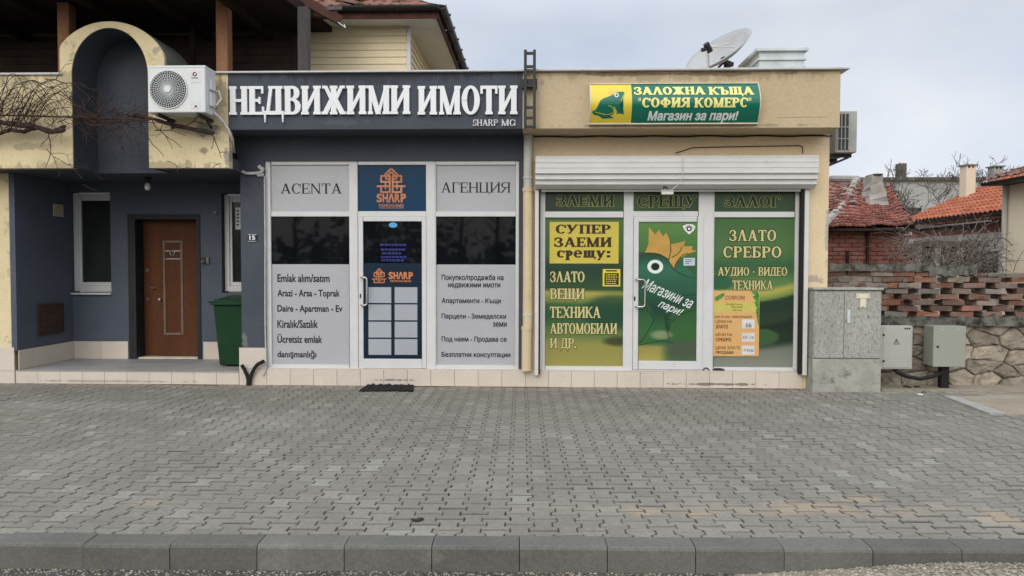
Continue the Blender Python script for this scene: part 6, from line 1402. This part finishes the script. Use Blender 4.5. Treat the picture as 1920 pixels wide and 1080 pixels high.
g = MB(); zc0, zc1 = P(1640, 508, Yw - .03).z, P(1640, 495, Yw - .03).z; rough(g, X(1545, Yw), X(1741, Yw), Yw - .04, Yw + .26, zc0, zc1, rr, 24, .004); rough(g, X(1742, Yw), X(1830, Yw), Yw - .02, Yw + .2, P(1780, 517, Yw).z, P(1780, 500, Yw).z, rr, 16, .018); g.build('coping', 'ledge', GW)

# ------------------------------------------------------------------ houses behind the wall
Y1, Y2 = 15.0, 18.6
RH = thing('ruined_house', 'derelict red brick house with sagging old red tile roof', 'house', (X(1640, Y1), Y1, 0))
xr0, xr1 = X(1500, Y1), X(1712, Y1); ze = P(1640, 425, Y1).z
g = MB(); z = -.2
rr = random.Random(12); gb = MB(); gb.box(xr0, xr1, Y1 + .36, Y1 + .7, -.2, ze - .05)
while z < ze - .06:
    x = xr0 + (0.13 if int(z / .085) % 2 else 0)
    while x < xr1: gb.box(x, x + .24, Y1 + .33 + rr.gauss(0, .004), Y1 + .37, z, z + .070); x += .255
    z += .085
gb.build('wall', 'redbrick', RH)
g = MB()
for u in (1589, 1626): g.box(X(u - 2.2, Y1 + .3), X(u + 2.2, Y1 + .3), Y1 + .27, Y1 + .34, -.2 if u > 1600 else -.2, ze - .08 if u > 1600 else P(u, 470, Y1).z)
g.build('wall_posts', 'darkwood', RH)
def sag1(a, b): return .13 * math.sin(math.pi * min(1, a * 1.05)) * math.sin(math.pi * b) + .05 * math.sin(7 * a + 5 * b) * b + .015 * math.sin(17 * a)
A0, A1 = P(1536, 426, Y1), P(1708, 420, Y1 + .2); R0, R1 = P(1607, 340, Y2), P(1668, 352, Y2 + .3)
g = MB(); roof_tiles(g, A0, A1, R0, R1, 20, 14, sag=sag1, jit=.25, rnd=random.Random(3), wave=.014, th=.04)
L0, L1 = P(1440, 400, Y2 + 2.5), P(1543, 428, Y1); T0, T1 = P(1560, 338, Y2 + 2.5), P(1607, 340, Y2)
roof_tiles(g, L0, L1, T0, T1, 20, 14, sag=lambda a, b: .16 * math.sin(math.pi * a) * math.sin(math.pi * (.2 + .6 * b)), jit=.25, rnd=random.Random(4), wave=.014, th=.04)
B0, B1 = P(1707, 420, Y1 + .2), P(1712, 412, Y2 + 2); roof_tiles(g, B0, B1, R1, R1 + Vector((.3, 2.0, 0)), 10, 12, jit=.6, rnd=random.Random(5), wave=.018, th=.04)
rf = g.build('roof', 'oldclay', RH)
g = MB(); dn = Vector((0, 0, -.55)); dm = Vector((0, 0, -.06)); g.quad(A0 + dm, A1 + dm, R1 + dn, R0 + dn); g.quad(L0 + dn * .4, L1 + dm, T1 + dn, T0 + dn); g.box(A0.x, A1.x, Y1 + .02, Y1 + .36, ze - .08, ze - .03); g.build('roof_deck', 'darkwood', rf)
g = MB(); rr = random.Random(14); hp = [L1.lerp(R0, k / 16) - Vector((0, 0, .12 * math.sin(math.pi * k / 16) - .05)) for k in range(17)]
for a, b in zip(hp, hp[1:]): g.tube([a, b + Vector((rr.gauss(0, .015), 0, rr.gauss(0, .015)))], [.085 * rr.uniform(.9, 1.15), .08 * rr.uniform(.9, 1.15)], 8)
tp = [T0.lerp(T1, k / 5) + Vector((0, 0, .05)) for k in range(6)]
for a, b in zip(tp, tp[1:]): g.tube([a, b], [.09, .085], 8)
for k in range(18): c = hp[rr.randrange(4, 17)]; g.sphere((c.x + rr.gauss(0, .12), c.y - .05, c.z + rr.gauss(0, .05)), rr.uniform(.03, .08), 7, 5, (1.5, 1, .4))
g.build('ridge_mortar', 'chimney', rf)
g = MB(); Yq = 17.2; bx_ = [P(u, 375, Yq).x for u in (1633, 1655)]; zq0, zq1 = P(1644, 385, Yq).z, P(1644, 330, Yq).z
n = 6; i0 = len(g.v); rr = random.Random(15)
for k in range(n + 1):
    f = k / n; e2 = .07 * (1 - f) ** 2; z = zq0 + (zq1 - zq0) * f
    for x, y in ((bx_[0] - e2, Yq - e2), (bx_[1] + e2 * 1.9, Yq - e2), (bx_[1] + e2 * 1.9, Yq + .4), (bx_[0] - e2, Yq + .4)): g.v.append((x + rr.gauss(0, .018), y + rr.gauss(0, .018), z + rr.gauss(0, .012)))
for k in range(n):
    for q in range(4): p = i0 + 4 * k; g.f.append((p + q, p + (q + 1) % 4, p + 4 + (q + 1) % 4, p + 4 + q))
p = i0 + 4 * n; g.f.append((p, p + 1, p + 2, p + 3)); ch_ = g.build('chimney', 'chimney', rf)
g = MB(); g.box(bx_[0] + .05, bx_[1] - .02, Yq - .03, Yq + .42, zq1 + .012, zq1 + .05); g.build('chimney_cap', 'black', ch_)

OH = thing('house', 'low house with bright orange tile roof and two slim chimneys', 'house', (13, 19, 0))
def PX(u, v, x): d = ray(u, v); return EYE + d * (x / d.x)
xo = 11.4; E0 = PX(1690, 418, xo); E1 = PX(1905, 391, xo); zE = (E0.z + E1.z) / 2; yE0, yE1 = E0.y, E1.y - 2
rise = .44; wd = 4.2
g = MB(); roof_tiles(g, (xo, yE0, zE), (xo, yE1, zE), (xo + wd, yE0, zE + wd * rise), (xo + wd, yE1, zE + wd * rise), 38, 15, jit=.12, rnd=random.Random(6), wave=.05, th=.03)
orf = g.build('roof', 'newclay', OH)
g = MB(); g.quad((xo + .05, yE0, zE - .04), (xo + .05, yE1, zE - .04), (xo + wd, yE1, zE + wd * rise - .06), (xo + wd, yE0, zE + wd * rise - .06)); g.box(xo + .02, xo + .06, yE1, yE0, zE - .16, zE - .045); g.build('eave_board', 'wood', orf)
g = MB(); halfpipe(g, (xo - .05, yE0, zE - .03), (xo - .05, yE1, zE - .03), .06); g.build('gutter', 'gutter', orf)
g = MB(); g.box(xo + .35, xo + .6, yE1, yE0, -.2, zE - .1); g.box(xo + .6, xo + wd, yE0 - .3, yE0 - .05, -.2, zE + .1); g.build('wall', 'whitewash' if False else 'whitewall', OH)
g = MB(); g.box(xo + .338, xo + .349, yE1, yE0, zE - .48, zE - .12); g.build('wall_band', 'redbrick', OH)
g = MB(); 
def wopen(y0, y1, z0, z1): g.box(xo + .325, xo + .349, y0, y1, z0, z1)
wopen(19.3, 20.6, .9, 2.0); wopen(17.3, 18.4, .9, 2.0); g.build('window', 'glass', OH)
for u, v0, v1, hw, Yk, m in ((1815, 310, 352, 8.8, 23.0, 'creamwall'), (1867, 312, 345, 8.6, 24.5, 'chimney')):
    g = MB(); x0, x1 = X(u - hw, Yk, 340), X(u + hw, Yk, 340); z1 = P(u, v0 + 6, Yk).z; z0 = zE + max(0, (x0 - xo)) * rise - .25
    g.box(x0, x1, Yk - .15, Yk + .2, z0, z1)
    for xx in (x0, (x0 + x1) / 2 - .02, x1 - .05): g.box(xx, xx + .05, Yk - .15, Yk + .2, z1, z1 + .07)
    ck = g.build('chimney', m, orf); g = MB(); g.box(x0 - .05, x1 + .05, Yk - .2, Yk + .25, z1 + .071, z1 + .11); g.build('chimney_cap', 'plaster', ck, bevel=.004)
g = MB()
CH = thing('house', 'cream rendered house cut off at right edge, with dark eave', 'house', (10.6, 13.5, 0))
xh = 10.0; yh1 = PX(1884, 420, xh).y; yh0 = 11.2; ep = PX(1849, 349, xh - .38); zh = ep.z
g = MB(); g.box(xh, xh + 4, yh0, yh1, -.2, zh + .02); g.build('wall', 'creamhouse', CH)
g = MB(); yq = ep.y; roof_tiles(g, (xh - .42, yq, zh + .10), (xh - .42, yh0 - .4, zh + .10), (xh + 3, yq, zh + 1.25), (xh + 3, yh0 - .4, zh + 1.25), 22, 12, jit=.3, rnd=random.Random(7), wave=.045); rf2 = g.build('roof', 'clay', CH)
g = MB(); g.box(xh - .38, xh + 3, yh0 - .4, yq - .02, zh + .0, zh + .06); halfpipe(g, (xh - .44, yq, zh + .06), (xh - .44, yh0 - .4, zh + .06), .07); g.build('eave', 'gutter', rf2)
g = MB(); g.tube([(xh - .06, yh1 - .08, zh), (xh - .06, yh1 - .08, -.1)], .05, 10); g.build('downpipe', 'pipewhite', CH)
FB = thing('apartment_building', 'long flat roofed grey concrete building far behind the tile roofs', 'building', (X(1700, 42), 42, 0))
g = MB(); zf = P(1740, 339, 42).z; g.box(X(1490, 42), X(1840, 42), 42, 54, -.2, zf); g.build('wall', 'fargrey', FB)
g = MB(); g.box(X(1488, 42), X(1842, 42), 41.8, 54.2, zf + .001, zf + .18); g.build('parapet', 'ledge', FB)
g = MB(); x = X(1690, 43); g.box(x - .2, x + .2, 43, 43.5, zf + .18, zf + 1.1); g.build('chimney', 'ledge', FB)
g = MB()
for k in range(7): x = X(1510 + 46 * k, 42); g.box(x, x + .9, 41.96, 41.99, 3.6, 4.8)
g.build('windows', 'glass', FB)

# bare trees and thicket
def bare_tree(name, label, base, h, seed, r0, spread=.55, m='twig', depth=6, cat='tree'):
    rr = random.Random(seed); T = thing(name, label, cat, tuple(base)); gt, gc = MB(), MB()
    def grow(p, d, L, r, k):
        pts = [p]; q = p; dd = d; n = 3
        for _ in range(n): dd = (dd + Vector((rr.gauss(0, .13), rr.gauss(0, .13), rr.gauss(.03, .08)))).normalized(); q = q + dd * (L / n); pts.append(q)
        (gt if k < 2 else gc).tube(pts, [max(.0065, r * (1 - .35 * i / n)) for i in range(n + 1)], 7 if k < 2 else (5 if k < 4 else 4), cap=False)
        if k >= depth: return
        nb = 3 if k < 4 else rr.choice((2, 3))
        for _ in range(nb):
            ax = Vector((rr.gauss(0, 1), rr.gauss(0, 1), rr.gauss(0, .4))).normalized(); nd = (dd + ax * rr.uniform(spread * .7, spread * 1.5)).normalized()
            grow(pts[rr.choice((2, 3, 3))], nd, L * rr.uniform(.62, .84), r * .60, k + 1)
    grow(Vector(base), Vector((0, 0, 1)), h * .30, r0, 0)
    gt.build('trunk', m, T); gc.build('branches', m, T)
bare_tree('bare_tree', 'leafless grey tree rising between the red and orange tile roofs', (X(1742, 27), 27, 0), 6.2, 5, .08, .60, depth=8)
bare_tree('bare_tree', 'small leafless treetop just behind the orange roof between its chimneys', (X(1848, 32), 32, 0), 6.0, 8, .1, .5, depth=5)
TH = thing('thicket', 'tangle of dead climbing stems behind the garden wall before the old houses', 'thicket', (X(1750, 12), 12, 0))
rr = random.Random(17)
g = MB(); gg = MB()
def arch_stem(mb, u, v, ang, L, Y, r, curl):
    pts = []; a = ang; n = 12
    for k in range(n + 1):
        pts.append(P(u, v, Y)); a += curl / n + rr.gauss(0, .10); u += L / n * math.cos(a); v -= L / n * math.sin(a); Y += rr.gauss(0, .05)
    mb.tube(pts, [r * (1 - .6 * k / n) for k in range(n + 1)], 5, cap=False)
for k in range(130):
    lf = rr.random() < .5; u = rr.gauss(1772, 36); Y = rr.uniform(11.2, 14.2)
    if lf: arch_stem(g, u, rr.uniform(490, 520), rr.uniform(1.3, 2.2), rr.uniform(60, 140), Y, rr.uniform(.004, .009), rr.uniform(.9, 2.6))
    else: arch_stem(g, u + 20, rr.uniform(490, 520), rr.uniform(.7, 1.7), rr.uniform(50, 115), Y, rr.uniform(.004, .009), -rr.uniform(.6, 2.4))
for k in range(110): arch_stem(g, rr.uniform(1670, 1870), rr.uniform(430, 505), rr.uniform(0, 6.28), rr.uniform(30, 80), rr.uniform(11.2, 14), rr.uniform(.004, .008), rr.uniform(-2, 2))
g.build('stems', 'deadvine', TH)
for k in range(90): arch_stem(gg, rr.uniform(1800, 1872), rr.uniform(450, 512), rr.uniform(0, 6.28), rr.uniform(20, 60), rr.uniform(11, 12.5), rr.uniform(.004, .008), rr.uniform(-3, 3))
gg.build('dark_stems', 'twig', TH)
g = MB(); rr = random.Random(19)
for k in range(2): 
    pass
SHD = thing('shed', 'ruined grey timber shed with gaping openings behind the thicket', 'shed', (X(1770, 16.5), 16.5, 0))
g = MB(); Ys = 16.5
for u0, u1 in ((1716, 1728), (1752, 1764), (1795, 1806)): g.box(X(u0, Ys), X(u1, Ys), Ys, Ys + .15, -.2, P(1760, 455, Ys).z)
g.build('posts', 'whitewall', SHD)
g = MB(); g.box(X(1712, Ys), X(1850, Ys), Ys - .06, Ys - .001, P(1760, 463, Ys).z, P(1760, 452, Ys).z); g.box(X(1712, Ys), X(1842, Ys), Ys - .05, Ys + .2, P(1760, 430, Ys).z, P(1760, 422, Ys).z); g.build('beams', 'woodgrey', SHD)
g = MB(); g.box(X(1715, Ys), X(1850, Ys), Ys + .5, Ys + .7, -.2, P(1760, 455, Ys).z); g.build('back_boards', 'darkwood', SHD)
g = MB(); g.quad(P(1700, 432, Ys - .4), P(1860, 415, Ys - .4), P(1860, 412, Ys + .8), P(1700, 428, Ys + .8)); g.quad(P(1700, 434, Ys - .4), P(1860, 417, Ys - .4), P(1860, 412.5, Ys + .8), P(1700, 428.5, Ys + .8)); g.build('roof', 'hatch', SHD)

# line of bare trees and scrub across the street, behind the camera (mirrored in the shop glass)
rr = random.Random(41); g = MB()
for k in range(34):
    bx_, by_ = -30 + 60 * k / 33 + rr.uniform(-.7, .7), -24 + rr.uniform(-3, 3); hh = rr.uniform(5, 9); g.tube([(bx_, by_, -.2), (bx_ + rr.gauss(0, .2), by_, hh * .5), (bx_ + rr.gauss(0, .4), by_, hh)], [.16, .10, .02], 5, cap=False)
    for j in range(22): z = hh * rr.uniform(.25, .9); l = rr.uniform(.8, 2.2) * (1.1 - z / hh); a = rr.uniform(0, 6.28); g.tube([(bx_, by_, z), (bx_ + l * math.cos(a), by_ + l * math.sin(a) * .5, z + l * .7)], [.05, .012], 4, cap=False)
for k in range(5200):
    x, y = rr.uniform(-32, 32), -26 + rr.uniform(-2, 2); z = -.2 + abs(rr.gauss(0, 2.0 + .8 * math.sin(x * .5))); sz = rr.uniform(.2, .5); a = rr.uniform(0, 3.14); t = rr.uniform(-.6, .6)
    dx, dy = sz * math.cos(a), sz * math.sin(a); g.quad((x - dx, y - dy, z), (x + dx, y + dy, z + t * sz), (x + dx * .6, y + dy, z + sz), (x - dx * .7, y - dy, z + sz * .8))
wd_ = g.build('treeline', 'scrub'); wd_['kind'] = 'stuff'

# litter
def litter(label, u, v, s, m, seed, n=5, name='litter', cat='scrap', zz=0.0):
    r = random.Random(seed); g = MB(); c = G(u, v, zz)
    for k in range(n): g.sphere((c.x + r.gauss(0, s), c.y + r.gauss(0, s * .5), zz + s * .3), s * r.uniform(.5, 1), 7, 5, (r.uniform(.8, 1.6), 1, r.uniform(.3, .6)))
    o = g.build(name, m); tag(o, label, cat)
litter('small dark clump lying alone in the middle of the paving', 782, 976, .02, 'debris', 1, 4, 'dirt_clump', 'clump')
litter('dark leaf scrap on the paving between concrete cabinet and black post', 1702, 727, .05, 'debris', 2, 4, 'leaf_scrap')
litter('pale crumpled paper scrap lying near the garden wall foot', 1723, 741, .025, 'label', 3, 4, 'paper_scrap')
litter('tiny dark pebble on the paving right of the pale paper scrap', 1737, 736, .018, 'debris', 4, 3, 'pebble', 'pebble')
c = P(1347, 694, D - .004); g = MB(); g.sphere((c.x, D + .02, ZP + .02), .06, 10, 6, (1.2, .5, .45)); g.sphere((c.x + .05, D + .015, ZP + .018), .04, 8, 5, (1, .5, .5)); tag(g.build('rag', 'debris', smooth=True), 'dark bundled rag on sill under right pawn shop window', 'rag')
c = P(1324, 694, D); g = MB(); g.tube([(c.x - .045 + .09 * k / 8, D + .0, ZP + .012 + .035 * math.sin(math.pi * k / 8)) for k in range(9)], .008, 6); tag(g.build('door_stop', 'black'), 'small black arched door stop on sill beside green door', 'door stop')
